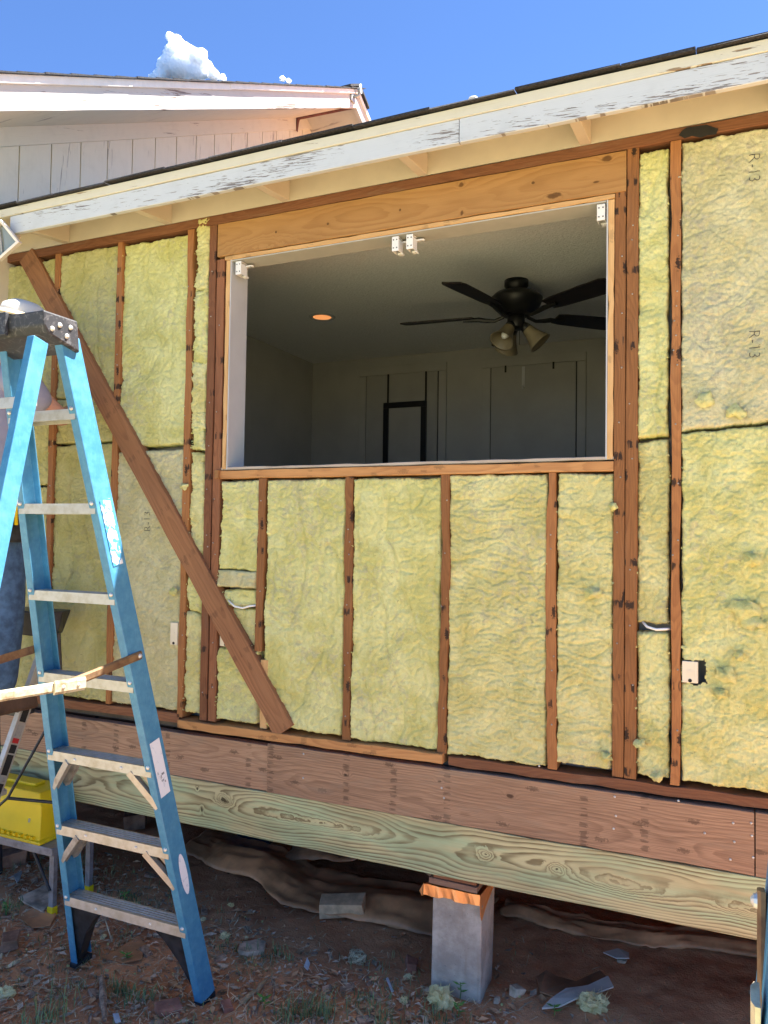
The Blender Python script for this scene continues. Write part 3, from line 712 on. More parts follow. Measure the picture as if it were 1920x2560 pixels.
# ------------------------------------------------------------------ the room behind the opening
RY = 2.80; RL, RR_ = -.13, 3.30; CZ = 1.150; FZ = -1.10
def slab(name, c, s, mat, par=house): return MB().box(c, s).build(name, mat, par)
slab('room_ceiling', ((RL+RR_)/2, (.095+RY)/2, CZ+.02), (RR_-RL+.2, RY-.095+.1, .04), M['ceiling'])
slab('room_floor', ((RL+RR_)/2, (.095+RY)/2, FZ-.02), (RR_-RL+.2, RY-.095+.1, .04), M['floor'])
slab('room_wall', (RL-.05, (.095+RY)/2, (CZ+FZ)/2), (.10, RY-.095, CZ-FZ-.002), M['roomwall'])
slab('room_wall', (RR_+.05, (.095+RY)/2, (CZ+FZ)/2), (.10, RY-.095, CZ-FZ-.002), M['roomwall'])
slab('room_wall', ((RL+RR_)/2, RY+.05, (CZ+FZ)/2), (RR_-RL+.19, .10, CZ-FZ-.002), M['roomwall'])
# inner wall lining round the opening (four boards)
slab('inner_lining', ((RL+1.03)/2-.2, .112, .0), (1.03-RL+.4, .012, 2.24), M['roomwall']); slab('inner_lining', ((RR_+2.625)/2+.2, .112, .0), (RR_-2.625+.4, .012, 2.24), M['roomwall'])
slab('inner_lining', (1.8275, .112, -.56), (1.595, .012, 1.11), M['roomwall']); slab('inner_lining', (1.8275, .112, 1.03), (1.595, .012, .225), M['roomwall'])
def room_door(xa, xb, zt):
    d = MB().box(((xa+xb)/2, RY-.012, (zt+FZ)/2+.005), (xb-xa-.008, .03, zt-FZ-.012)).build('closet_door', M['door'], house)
    for (c, s) in (((xa-.035, RY-.010, (zt+FZ)/2), (.062, .024, zt-FZ)), ((xb+.035, RY-.010, (zt+FZ)/2), (.062, .024, zt-FZ)), (((xa+xb)/2, RY-.010, zt+.035), (xb-xa+.132, .024, .066))):
        MB().box(c, s).build('door_casing', M['roomwall'], house, bevel=.003)
    MB().box(((xa+xb)/2, RY+.004, zt-.002), (xb-xa, .02, .012)).build('door_gap', M['dot'], house)
    MB().box((xa+.0, RY-.005, (zt+FZ)/2), (.007, .02, zt-FZ)).build('door_gap', M['dot'], house)
    MB().box((xb-.0, RY-.005, (zt+FZ)/2), (.007, .02, zt-FZ)).build('door_gap', M['dot'], house)
room_door(.376, .984, 1.000); room_door(1.402, 2.030, .992)

# over-door mirror
pa = at_y(540+630*.663, 480+795*.663, RY-.06); pb = at_y(540+792*.663, 480+780*.663, RY-.06)
mx0, mx1, mzt = pa.x, pb.x, pa.z
mir = thing('hanging_mirror', ((mx0+mx1)/2, RY-.05, mzt-1.15), 'black framed mirror hanging by two straps on the left closet door', 'mirror')
fr = MB(); fw = .045
fr.box(((mx0+mx1)/2, RY-.045, mzt-fw/2), (mx1-mx0, .02, fw)); fr.box(((mx0+mx1)/2, RY-.045, mzt-1.2), (mx1-mx0, .02, fw))
fr.box((mx0+fw/2, RY-.045, mzt-.61), (fw, .02, 1.13)); fr.box((mx1-fw/2, RY-.045, mzt-.61), (fw, .02, 1.13)); fr.build('mirror_frame', M['fan'], mir, bevel=.002)
MB().box(((mx0+mx1)/2, RY-.0405, mzt-.61), (mx1-mx0-2*fw, .008, 1.13)).build('mirror_glass', M['door'], mir)
for xx in (mx0+.03, mx1-.012):
    MB().box((xx, RY-.034, (mzt+.99)/2), (.014, .006, .99-mzt+.02)).build('strap', M['fan'], mir)
# small strap hanging on the right door
hk = thing('door_hook', (1.70, RY-.03, .90), 'pale strap hanging over the top of the right closet door', 'hook')
MB().box((1.650, RY-.032, .905), (.022, .006, .15)).build('hook_plate', M['drywall'], hk); MB().tube([(1.650, RY-.04, .83), (1.650, RY-.055, .815), (1.652, RY-.06, .84)], .006).build('hook_tip', M['drywall'], hk)
for k, xx in enumerate((1.515, 1.868)):
    o = MB().box((xx, RY-.032, .972), (.012, .008, .05)).build('door_clip', M['dot'], None); tag(o, ['dark clip on the right closet door, left of the pale strap', 'dark clip on the right closet door, right of the pale strap'][k], 'clip', 'clips over the right closet door')

# recessed ceiling light
p = at_z(540+400*.663, 480+470*.663, CZ)
rl = thing('recessed_light', (p.x, p.y, CZ), 'round recessed ceiling light glowing warm orange', 'light')
MB().lathe([(.088, -.002), (.080, -.008), (.062, -.006), (.060, .0)], (p.x, p.y, CZ), seg=32, cap=False).build('light_trim', M['drywall'], rl, True)
MB().lathe([(.060, -.004), (.0595, -.0035)], (p.x, p.y, CZ), seg=32).build('lamp', M['glow'], rl)

# ceiling fan
FX, FY = 1.93, 1.43
p = at_z(1291, 702, CZ); FX, FY = p.x, p.y
fan = thing('ceiling_fan', (FX, FY, CZ), 'dark five bladed ceiling fan with amber glass light kit', 'ceiling fan')
px = lambda v: at_y(1291, v, FY).z
zc, zm0, zm1, zs = px(730), px(734), px(790), px(823)
rm = 65/FPX*(Vector((FX, FY, 0.9))-Vector(CAM_P)).dot(Vector(CF))
MB().lathe([(rm*.46, CZ-FX*0), (rm*.46, CZ-.03), (rm*.36, zc+.01), (rm*.30, zc-.01)], (FX, FY, 0), seg=28).build('canopy', M['fan'], fan, True)
MB().lathe([(rm*.3, zm0+.005), (rm*.8, zm0-.002), (rm, zm0-.028), (rm, zm0-.040), (rm*.9, (zm0+zm1)/2-.01), (rm*.55, zm1+.004), (rm*.3, zm1)], (FX, FY, 0), seg=36).build('motor_housing', M['fan'], fan, True)
MB().lathe([(rm*.33, zm1+.01), (rm*.34, zs+.012), (rm*.28, zs), (.01, zs-.004)], (FX, FY, 0), seg=24).build('switch_housing', M['fan'], fan, True)
BZ = zm1+.004
for k in range(5):
    a = math.radians(40+72*k); R = Matrix.Rotation(a, 3, 'Z') @ Matrix.Rotation(math.radians(-11), 3, 'X')
    bl = MB(); L0, L1 = .24, .66; pts = []
    for (xx, w) in ((L0, .048), (L0+.05, .058), (.5, .068), (L1-.03, .070), (L1, .056)): pts.append((xx, w))
    poly = [Vector((x_, w_, 0)) for x_, w_ in pts] + [Vector((x_, -w_, 0)) for x_, w_ in reversed(pts)]
    poly = [R @ q + Vector((FX, FY, BZ)) for q in poly]; bl.prism(poly, R @ Vector((0, 0, .007))); blo = bl.build('blade', M['fanblade'], fan)
    ir = MB(); R2 = Matrix.Rotation(a, 3, 'Z')
    pts = [R2 @ Vector(q) + Vector((FX, FY, 0)) for q in ((.07, 0, zm1+.0), (.12, 0, zm1-.018), (.17, 0, zm1-.012), (.21, 0, BZ-.008), (.30, 0, BZ-.006))]
    ir.tube(pts, [.010, .010, .012, .014, .010], 8); ir.build('blade_iron', M['fan'], fan)
for k, (ang, tilt) in enumerate(((-112, 38), (8, 42), (128, 40))):
    a = math.radians(ang); dr = Vector((math.cos(a)*math.sin(math.radians(tilt)), math.sin(a)*math.sin(math.radians(tilt)), -math.cos(math.radians(tilt))))
    c0 = Vector((FX, FY, zs+.012)) + Vector((math.cos(a), math.sin(a), 0))*.048; R = dr.to_track_quat('Z', 'Y').to_matrix()
    MB().lathe([(.016, -.02), (.028, .0), (.030, .028)], c0, R, 16).build('lamp_holder', M['fan'], fan, True)
    MB().lathe([(.031, .022), (.036, .05), (.047, .085), (.064, .125), (.068, .13), (.061, .125), (.044, .085), (.032, .05)], c0, R, 22, cap=False).build('lamp_shade', M['amber'], fan, True)
    MB().lathe([(.012, .03), (.020, .06), (.022, .08), (.012, .10), (.004, .104)], c0, R, 14).build('bulb', M['bulb'], fan, True)
MB().tube([(FX+.03, FY-.04, zs), (FX+.03, FY-.04, zs-.10)], .0015, 5).build('pull_chain', M['fan'], fan)

# blind brackets in the head of the opening
def bracket(cx, zt, lab):
    t = thing('blind_bracket', (cx, .01, zt-.056), lab, 'bracket', 'white blind brackets under the window head')
    mb = MB(); y0 = .006
    mb.box((cx, y0+.0015, zt-.030), (.028, .003, .058)); mb.box((cx-.0125, y0+.024, zt-.030), (.003, .044, .056)); mb.box((cx+.0125, y0+.024, zt-.034), (.003, .044, .048)); mb.box((cx, y0+.024, zt-.0025), (.028, .044, .003))
    mb.build('bracket_body', M['white'], t, bevel=.0008)
    pr_ = MB(); pr_.box((cx+.020, y0+.050, zt-.012), (.030, .020, .006)); pr_.lathe([(.008, -.003), (.008, .003)], (cx+.036, y0+.05, zt-.012), seg=12); pr_.build('bracket_clip', M['white'], t); MB().box((cx+.006, y0+.048, zt-.058), (.020, .022, .005)).build('bracket_lip', M['white'], t)
    for dx in (-.007, .007):
        for dz in (-.014, -.046):
            MB().lathe([(.0026, 0), (.0026, .0008)], (cx+dx, y0-.0002, zt+dz), Matrix.Rotation(math.pi/2, 3, 'X'), 10).build('screw_hole', M['dot'], t)
for (u, v), lab in (((596, 655), 'white bracket in the top left corner of the window opening'), ((988, 597), 'left one of the two white brackets at the middle of the window head'),
                    ((1024, 590), 'right one of the two white brackets at the middle of the window head'), ((1517, 508), 'white bracket in the top right corner of the window opening')):
    q = at_y(u, v, .006); bracket(min(max(q.x, 1.055), 2.60), .908, lab)

# electrical boxes and cables
def ebox(x0, x1, z0, z1, y, lab):
    t = thing('electrical_box', ((x0+x1)/2, y, z0), lab, 'outlet box')
    MB().box(((x0+x1)/2, y+.03, (z0+z1)/2), (x1-x0, .06, z1-z0)).build('box_back', M['box'], t, bevel=.002)
    MB().lathe([(.008, 0), (.008, .0015), (.004, .0016)], ((x0+x1)/2, y, (z0+z1)/2), Matrix.Rotation(math.pi/2, 3, 'X'), 14).build('knockout', M['box'], t)
    MB().lathe([(.006, 0), (.006, .0015)], ((x0+x1)/2, y, z0+.008), Matrix.Rotation(math.pi/2, 3, 'X'), 12).build('knockout', M['dot'], t)
ebox(2.871, 2.920, -.745, -.674, .000, 'cream electrical box in a hole cut in the right insulation')
ebox(.752, .792, -.770, -.672, .002, 'white electrical box half hidden beside the diagonal brace stud')
ebox(1.006, 1.066, -.760, -.665, .018, 'white electrical box behind the diagonal brace below the window')
o = MB().tube([(1.06, .0, -.560), (1.10, -.010, -.583), (1.14, -.010, -.588), (1.175, -.006, -.578), (1.204, .02, -.574)], .0042, 8).build('cable', M['cable'], None, True); tag(o, 'white cable crossing the wool beside the diagonal brace', 'cable')
o = MB().tube([(2.745, .02, -.556), (2.762, -.008, -.568), (2.79, -.010, -.575), (2.815, -.002, -.573), (2.84, .03, -.573)], .0045, 8).build('cable', M['cable'], None, True); tag(o, 'short white cable between the two right hand studs', 'cable')

# floodlight under the eave, far left
fl = thing('floodlight', (-.02, -.30, 1.06), 'square outdoor floodlight tilted under the left end of the eave', 'floodlight')
c = Vector((-.012, -.300, 1.043)); Rf = Matrix.Rotation(math.radians(14), 3, 'Z') @ Matrix.Rotation(math.radians(-38), 3, 'Y') @ Matrix.Rotation(math.radians(12), 3, 'X')
f2 = MB()
for (dx, dz, sx, sz) in ((0, .058, .13, .012), (0, -.058, .13, .012), (.059, 0, .012, .104), (-.059, 0, .012, .104)):
    f2.box(Rf @ Vector((dx, 0, dz)) + c, (sx, .03, sz), Rf)
f2.build('lamp_frame', M['metal_edge'], fl, bevel=.002)
MB().box(Rf @ Vector((0, .012, 0)) + c, (.106, .012, .104), Rf).build('lamp_glass', M['lens'], fl)
MB().tube([Rf @ Vector((-.03, -.002, -.04)) + c, Rf @ Vector((0, -.004, .0)) + c, Rf @ Vector((.03, -.002, .045)) + c], .004).build('guard_wire', M['galv'], fl)
MB().tube([Rf @ Vector((0, .02, 0)) + c, c + Vector((-.03, .09, .03)), c + Vector((-.04, .12, .07))], .016, 10).build('lamp_arm', M['metal_edge'], fl)

# ================================================================== GABLED WING
GX = -.33
wing = thing('gabled_wing', (GX, 1.5, GZ), 'taller white gabled house section with vertical siding behind the low roof', 'house')
PK = 3.05; SLO = .528; Z0 = 1.647-.0   # frieze underside at y=-.066
def rake(y, z0): return z0 + SLO*(min(y, PK)-(-.066)) - SLO*max(0, y-PK)
fz = [-.56+.2035*i for i in range(29)]
for i in range(28):
    ya, yb = fz[i]+.007, fz[i+1]
    if ya > 6.2: break
    yo = .047-.2035*3; 
    ya += .047+.0-(fz[3]); yb += .047-(fz[3])
    if yb < -.55 or yb > 5.9: continue
    poly = [Vector((GX, ya, .2)), Vector((GX, yb, .2)), Vector((GX, yb, rake(yb, 1.69)))]
    if ya < PK < yb: poly.append(Vector((GX, PK, rake(PK, 1.69))))
    poly.append(Vector((GX, ya, rake(ya, 1.69))))
    mb = MB(); mb.prism(poly, (-.016, 0, 0)); o = mb.build('siding_board', M['siding'], wing)
    # grain runs up the boards: turn the local frame
    Rl = Matrix(((0, 0, 1), (0, 1, 0), (-1, 0, 0))).to_4x4()
    o.data.transform(Matrix.Translation((0, -ya, 0))); o.data.transform(Rl.inverted()); o.matrix_world = Matrix.Translation((0, ya, 0)) @ Rl
    o.location, o.rotation_euler = (0, ya, 0), Rl.to_euler(); attach(o, wing)
slab('wing_backing', (GX-.06, 2.7, 1.0), (.06, 6.6, 1.6), M['dot'], wing)
mb = MB(); mb.prism([Vector((GX-.022, -.6, .2)), Vector((GX-.022, 6.4, .2)), Vector((GX-.022, 6.4, rake(6.4, 1.66))), Vector((GX-.022, PK, rake(PK, 1.70))), Vector((GX-.022, -.6, rake(-.6, 1.70)))], (-.03, 0, 0)); mb.build('wing_wall', M['redbare'], wing)
nv = (1, 0, 0)
board('frieze_board', (GX+.02, -.60, rake(-.60, 1.701)), (GX+.02, PK-.02, rake(PK-.02, 1.701)), .094, .02, M['frieze'], wing, normal=nv, seg=10, seed=81)
board('frieze_board', (GX+.02, PK+.02, rake(PK+.02, 1.701)), (GX+.02, 6.0, rake(6.0, 1.701)), .094, .02, M['frieze'], wing, normal=nv, seg=10, seed=82)
FXO = .17
def rz(y, z): return z + SLO*(y+.45)       # heights on the rake measured at y=-.45
board('rake_board', (FXO, -.52, rz(-.52, 1.588)), (FXO, PK-.12, rz(PK-.12, 1.588)), .112, .03, M['gable_white'], wing, normal=nv, seg=20, seed=83, wane=.002)
board('rake_board', (FXO, PK-.12, rz(PK-.12, 1.588)), (FXO, PK+2.9, rz(PK-.12, 1.588)-SLO*3.02), .112, .03, M['gable_white'], wing, normal=nv, seg=8, seed=84)
board('drip_edge', (FXO+.016, -.52, rz(-.52, 1.665)), (FXO+.016, 1.15, rz(1.15, 1.665)), .036, .04, M['metal_edge'], wing, normal=nv, seg=6, seed=85)
board('drip_edge', (FXO+.019, 1.14, rz(1.14, 1.668)), (FXO+.019, PK-.12, rz(PK-.12, 1.664)), .034, .04, M['metal_edge'], wing, normal=nv, seg=6, seed=86)
board('drip_edge', (FXO+.016, PK-.12, rz(PK-.12, 1.665)), (FXO+.016, PK+2.9, rz(PK-.12, 1.665)-SLO*3.02), .036, .04, M['metal_edge'], wing, normal=nv, seg=6, seed=87)
for (ya, yb, za, zb) in ((-.52, PK-.12, rz(-.52, 1.545), rz(PK-.12, 1.545)), (PK-.12, PK+2.9, rz(PK-.12, 1.545), rz(PK-.12, 1.545)-SLO*3.02)):
    mb = MB(); mb.add([(GX+.002, ya, za), (FXO-.03, ya, za), (FXO-.03, yb, zb), (GX+.002, yb, zb), (GX+.002, ya, za+.02), (FXO-.03, ya, za+.02), (FXO-.03, yb, zb+.02), (GX+.002, yb, zb+.02)],
                      [(0, 1, 2, 3), (7, 6, 5, 4), (4, 5, 1, 0), (5, 6, 2, 1), (6, 7, 3, 2), (7, 4, 0, 3)]); mb.build('wing_soffit', M['frieze'], wing)
    mb = MB(); h = .128
    mb.add([(-3.5, ya, za+h-.02), (FXO-.03, ya, za+h-.02), (FXO-.03, yb, zb+h-.02), (-3.5, yb, zb+h-.02), (-3.5, ya, za+h), (FXO-.03, ya, za+h), (FXO-.03, yb, zb+h), (-3.5, yb, zb+h)],
           [(0, 1, 2, 3), (7, 6, 5, 4), (4, 5, 1, 0), (5, 6, 2, 1), (6, 7, 3, 2), (7, 4, 0, 3)]); mb.build('wing_roof', M['shingle'], wing)
y = -.56; i = 0
while y < PK-.16:
    L = .30; z = rz(y, 1.683)+.004
    mb = MB(); d = Vector((0, 1, SLO)).normalized()
    a = Vector((FXO+.03+RND.uniform(0, .006), y, z)); e = a + d*L + Vector((0, 0, -.003)); up = Vector((0, 0, 1))
    mb.add([a, a+Vector((-.30, 0, 0)), e+Vector((-.30, 0, 0)), e, a+up*.010, a+Vector((-.30, 0, .010)), e+Vector((-.30, 0, .004)), e+up*.004],
           [(0, 1, 2, 3), (7, 6, 5, 4), (4, 5, 1, 0), (5, 6, 2, 1), (6, 7, 3, 2), (7, 4, 0, 3)]); mb.build('rake_shingle', M['shingle'], wing)
    y += .145
mb = MB(); zpk = rz(PK-.12, 1.70); mb.prism([Vector((FXO+.035, PK-.30, zpk-.075)), Vector((FXO+.035, PK-.12, zpk+.025)), Vector((FXO+.035, PK+.06, zpk-.075)), Vector((FXO+.035, PK+.06, zpk-.095)), Vector((FXO+.035, PK-.12, zpk+.005)), Vector((FXO+.035, PK-.30, zpk-.095))], (-.4, 0, 0)); mb.build('ridge_shingle', M['shingle'], wing)
# bare red strip below the peak where the paint has gone
mb = MB(); za = rz(PK-.12, 1.545)
mb.prism([Vector((GX+.03, PK-.30, za-.10)), Vector((FXO-.04, PK-.14, za-.016)), Vector((FXO-.04, PK-.14, za-.004)), Vector((GX+.03, PK-.30, za-.06))], (0, .03, 0)); mb.build('bare_strip', M['redbare'], wing)
mb = MB(); mb.prism([Vector((GX+.03, PK-.29, za-.02-.10)), Vector((GX+.06, PK-.29, za-.03)), Vector((GX+.02, PK-.29, za-.02)), Vector((GX+.02, PK-.29, za-.20))], (0, .03, 0)); mb.build('bare_strip', M['redbare'], wing)
# the metal fitting at the peak
pk = thing('mast_bracket', (FXO+.02, PK-.2, rz(PK-.2, 1.60)), 'small grey metal bracket fixed at the peak of the white gable', 'bracket')
q = at_x(1523*.5787, 420*.5787, FXO+.004); MB().box((FXO+.008, q.y, q.z), (.012, .07, .085)).build('bracket_plate', M['galv'], pk, bevel=.002)
q2 = at_x(1552*.5787, 398*.5787, FXO+.05); MB().tube([(FXO+.012, q.y, q.z), (FXO+.05, q.y+.03, q.z+.02), (FXO+.055, q2.y, q2.z+.02), (FXO+.05, q2.y+.02, q2.z+.07)], .012, 10).build('bracket_arm', M['galv'], pk, True)
MB().lathe([(.026, -.012), (.026, .012)], (FXO+.055, q2.y, q2.z+.01), Matrix.Rotation(math.pi/2, 3, 'Y'), 14).build('clamp_ring', M['galv'], pk)

# ================================================================== PIER, SHIM, COPPER
pz = gz1(2.08, .05)
o = MB().box((0, 0, .195), (.186, .186, .39), jit=.003).build('concrete_block', M['concrete'], None, bevel=.006)
o.location = (2.094, .092, -1.608-.39); o.rotation_euler = (0, math.radians(.6), math.radians(1.5)); tag(o, 'grey concrete block standing upright under the green beam', 'concrete block')
cop = MB(); y0 = -.008
cop.add([(1.978, y0, -1.604), (2.188, y0, -1.604), (2.190, .185, -1.600), (1.990, .185, -1.602), (1.978, y0-.003, -1.575), (2.188, y0-.003, -1.578)], [(0, 1, 2, 3)])
xs = np.linspace(1.972, 2.190, 15); row0, row1 = [], []
for k, xx in enumerate(xs):
    wv = .003*math.sin(k*1.3)+.002*math.sin(k*2.9)
    row0.append((xx, -.010+wv*.3, -1.572+.001*math.sin(k))); row1.append((xx, -.013+wv*1.4, -1.610-.003*math.sin(k*.8)))
cop.add(row0+row1, [(k, k+1, 15+k+1, 15+k) for k in range(14)])
lf = [(1.972, -.010, -1.572), (1.966, .006, -1.576), (1.956, .020, -1.590), (1.958, .045, -1.594), (1.972, .06, -1.590), (1.972, -.013, -1.612), (1.960, .000, -1.624), (1.946, .012, -1.612), (1.951, .040, -1.622), (1.972, .06, -1.606)]
cop.add(lf, [(0, 1, 6, 5), (1, 2, 7, 6), (2, 3, 8, 7), (3, 4, 9, 8)])
cop.add([(2.190, -.012, -1.574), (2.196, .18, -1.572), (2.199, .16, -1.590), (2.197, .05, -1.630), (2.194, .0, -1.668), (2.192, -.014, -1.640)], [(0, 1, 2, 3, 4, 5)])
o = cop.build('copper_flashing', M['copper'], None); so = o.modifiers.new('thick', 'SOLIDIFY'); so.thickness = .0008
tag(o, 'bright copper sheet folded over the top of the concrete block', 'flashing')
sh = thing('wooden_shim', (2.09, .08, -1.57), 'brown wooden shims packed between copper sheet and green beam', 'shim')
board('shim_board', (1.990, -.004, -1.558), (2.176, -.004, -1.562), .022, .17, M['shim'], sh, seed=91, seg=6); board('shim_board', (2.006, .002, -1.539), (2.17, .002, -1.540), .016, .15, M['old'], sh, seed=92, seg=6)

# ================================================================== LADDERS
def channel(D, F, t=.005): return [(0, 0), (D, 0), (D, F), (D-t, F), (D-t, t), (t, t), (t, F), (0, F)]
def make_ladder(label, foot_hw, top_hw, lean, rear, H=2.285, steps=7, parts_detail=True, group=None, spread_open=True):
    """Step ladder in its own frame: x across, the step section leans from y=0 at the foot to y=-lean at the top,
       the rear section stands nearer the viewer (-y)."""
    L = thing('stepladder', (0, 0, 0), label, 'ladder', group)
    S0 = Vector((0, 0, 0)); top_y = -lean
    ln = math.hypot(H, lean)
    d = Vector((0, -lean, H)).normalized(); dep = Vector((0, d.z, -d.y)).normalized()   # depth axis, away from the viewer
    for sgn in (-1, 1):
        p0 = Vector((sgn*foot_hw, 0, 0)); p1 = Vector((sgn*top_hw, top_y, H))
        o = MB().sweep(channel(.078, .032), p0, p1, dep, (-sgn, 0, 0)).build('front_rail', M['blue'], L, origin=p0, bevel=.0025)
        for k in range(1, steps+1):
            s = k*.305/ln; q = p0.lerp(p1, s)
            MB().dome(q + Vector((-sgn*.016, -.001, 0)), (0, -1, 0), .0075, .005, 10).build('rivet', M['rivet'], o)
        # black foot arch and rubber pad
        s1 = .305/ln; q1 = p0.lerp(p1, s1)
        poly = [Vector((-sgn*.006, 0, .004)), Vector((-sgn*.022, 0, .004)), Vector((-sgn*.050, 0, .07)), Vector((-sgn*.084, 0, .15)), Vector((-sgn*.130, 0, .22)), Vector((-sgn*.175, 0, .262)), Vector((-sgn*.175, 0, .274)), Vector((-sgn*.008, 0, .274))]
        poly = [p0.lerp(p1, q.z/ln) + Vector((q.x, 0, 0)) + dep*.012 for q in poly]
        MB().prism(poly, dep*.05).build('foot_brace', M['black'], L, bevel=.003)
        MB().box(p0 + Vector((-sgn*.016, .036, .002)), (.036, .084, .02), (math.atan2(lean, H)*.2, 0, 0)).build('foot_pad', M['black'], L, bevel=.003)
        # rear section
        r1 = Vector((sgn*(top_hw+.006), top_y-.050, H-.03)); r0 = Vector((sgn*(foot_hw+.01), -rear, 0)); rd = (r1-r0).normalized(); rdep = Vector((1, 0, 0)).cross(rd)
        if rdep.y > 0: rdep = -rdep
        MB().sweep(channel(.056, .030), r0, r1, rdep, (-sgn, 0, 0)).build('rear_rail', M['blue'], L, origin=r0, bevel=.0025)
        MB().box(r0 + Vector((-sgn*.014, -.028, 0)), (.034, .062, .02)).build('foot_pad', M['black'], L, bevel=.003)
    for k in range(1, steps+1):
        s = k*.305/ln; hw = foot_hw+(top_hw-foot_hw)*s - .006; y = top_y*s; z = H*s
        prof = [(0, 0), (0, -.034), (.003, -.034), (.003, -.006)]                       # front flange and ribbed tread
        prof += [(.069, -.006), (.069, -.034), (.072, -.034), (.072, 0)]
        for g in range(3, -1, -1): prof += [(.020+g*.014, 0), (.0185+g*.014, -.002), (.0135+g*.014, -.002), (.012+g*.014, 0)]
        st = MB().sweep([(a, b) for a, b in prof], (-hw, y+.004, z), (hw, y+.004, z), (0, 1, 0), (0, 0, 1)).build('step', M['alu'], L, origin=(0, y, z))
        if k <= 3:
            for xx in (-hw*.45, hw*.45): MB().dome((xx, y+.004, z-.018), (0, -1, 0), .0065, .004, 10).build('rivet', M['rivet'], st)
        if k in (2, 3):
            for sgn in (-1, 1):
                s2 = s-.15/ln*1.0
                for yy in (.010, .064):
                    a = Vector((sgn*hw*.60, y+yy, z-.030)); b = Vector((sgn*(foot_hw+(top_hw-foot_hw)*s2-.012), top_y*s2+yy, H*s2))
                    MB().sweep([(-.010, -.012), (.010, -.012), (.010, .012), (-.010, .012)], a, b, (0, 1, 0), Vector((0, 1, 0)).cross((b-a).normalized())).build('step_brace', M['galv'] if sgn < 0 else M['alu'], L)
    # rear section cross bars
    for k in (2, 4, 6, 7):
        s = k*.305/ln; hw = foot_hw+(top_hw-foot_hw)*s; yy = -rear + (top_y-.050+rear)*s
        MB().box((0, yy+.012, H*s), (2*hw-.01, .004, .034)).build('rear_bar', M['alu'], L, bevel=.001)
    # spreaders
    for sgn in (-1, 1):
        sa = 1.31/ln; sb = 1.28/ln
        a = Vector((sgn*(foot_hw+(top_hw-foot_hw)*sa+.004), top_y*sa+.045, H*sa)); b = Vector((sgn*(foot_hw+(top_hw-foot_hw)*sb+.006), -rear+(top_y-.050+rear)*sb-.03, H*sb))
        if spread_open: mid = a.lerp(b, .50) + Vector((sgn*.01, 0, -.028))
        else: mid = a.lerp(b, .5) + Vector((0, 0, -.33))
        def bar(p, q, nm, mt, w=.013, off=0.0):
            dd = (q-p).normalized(); n_ = Vector((1, 0, 0)); uu = n_.cross(dd).normalized()
            e = Vector((sgn*off, 0, 0))
            return MB().sweep([(-w, -.0022), (w, -.0022), (w, .0022), (w*.6, .0055), (-w*.6, .0055), (-w, .0022)], p+e-dd*.012, q+e+dd*.012, uu, Vector((sgn, 0, 0))).build(nm, mt, L)
        bar(a, mid, 'spreader_bar', M['brownsteel'], .014); o = bar(mid, b, 'spreader_bar', M['zinc'], .015, .006)
        dd = (b-mid).normalized()
        jp = bar(mid-dd*.045, mid+dd*.045, 'spreader_joint', M['zinc'], .020, .014)
        for e in (-.028, .028): MB().dome(mid+dd*e+Vector((sgn*.021, 0, 0)), (sgn, 0, 0), .006, .003, 8).build('rivet', M['rivet'], jp)
        MB().dome(a+Vector((sgn*.004, 0, 0)), (sgn, 0, 0), .009, .008, 10).build('rivet', M['rivet'], L)
    # moulded cap
    cw = top_hw+.016; y0, y1 = top_y-.090, top_y+.052; z0, z1 = H-.010, H+.066
    cap = MB()
    ends = lambda x: [Vector((x, y0+.012, z0+.030)), Vector((x, y0+.030, z0+.008)), Vector((x, y1+.012, z0-.024)), Vector((x, y1, z1)), Vector((x, y0+.008, z1))]
    e0 = ends(-cw); cap.prism(list(reversed(e0)), (2*cw, 0, 0))
    o = cap.build('top_cap', M['blackcap'], L, bevel=.006)
    no = MB().box((-.02, y0+.004, z1-.03), (.05, .014, .072)).build('cap_notch', M['blackcap'], L, bevel=.003)
    no2 = MB().box((.0, (y0+y1)/2, z1+.001), (cw*1.3, .05, .004)).build('tool_tray', M['black'], L)
    for (fy, fz_) in ((.30, .42), (.50, .66), (.80, .70), (.70, .30)):
        MB().dome((cw+.0002, y0+(y1-y0)*fy, z0-.006+(z1-z0)*fz_), (1, 0, 0), .0085, .005, 12).build('rivet', M['rivet'], o)
        MB().dome((-cw-.0002, y0+(y1-y0)*fy, z0-.006+(z1-z0)*fz_), (-1, 0, 0), .0085, .005, 12).build('rivet', M['rivet'], o)
    # worn stickers on the outside of the right rail
    p0 = Vector((foot_hw, 0, 0)); p1 = Vector((top_hw, top_y, H)); rd = (p1-p0).normalized(); nn = dep.cross(rd)*-1
    if nn.x < 0: nn = -nn
    def patch(sa, sb, wa, wb, mt, oval=False):
        if oval:
            pts = []
            for k in range(28):
                t = 2*math.pi*k/28; pts.append(p0 + rd*((sa+sb)/2+(sb-sa)/2*math.cos(t)) + dep*((wa+wb)/2+(wb-wa)/2*math.sin(t)) + nn*.0012)
        else: pts = [p0+rd*a+dep*b+nn*.0012 for a, b in ((sa, wa), (sb, wa), (sb, wb), (sa, wb))]
        MB().prism(pts, nn*.0008).build('sticker', mt, L, origin=p0)
    patch(1.62, 1.84, .018, .062, M['sticker']); patch(.80, 1.00, .012, .060, M['sticker2']); patch(.415, .57, .026, .060, M['sticker2'], True)
    for (a, b, c_, e) in ((.862, .874, .024, .036), (.872, .880, .036, .050), (.850, .858, .030, .042), (.842, .850, .044, .050), (.882, .892, .018, .024)):
        patch(a, b, c_, e, M['dot'])
        bpy.data.objects[-1]
    return L
lad = make_ladder('blue fibreglass stepladder standing open at the left before the wall', .313, .136, .555, 1.20)
lad.location = (.983, -.440, gz1(1.29, -.43)-.002)
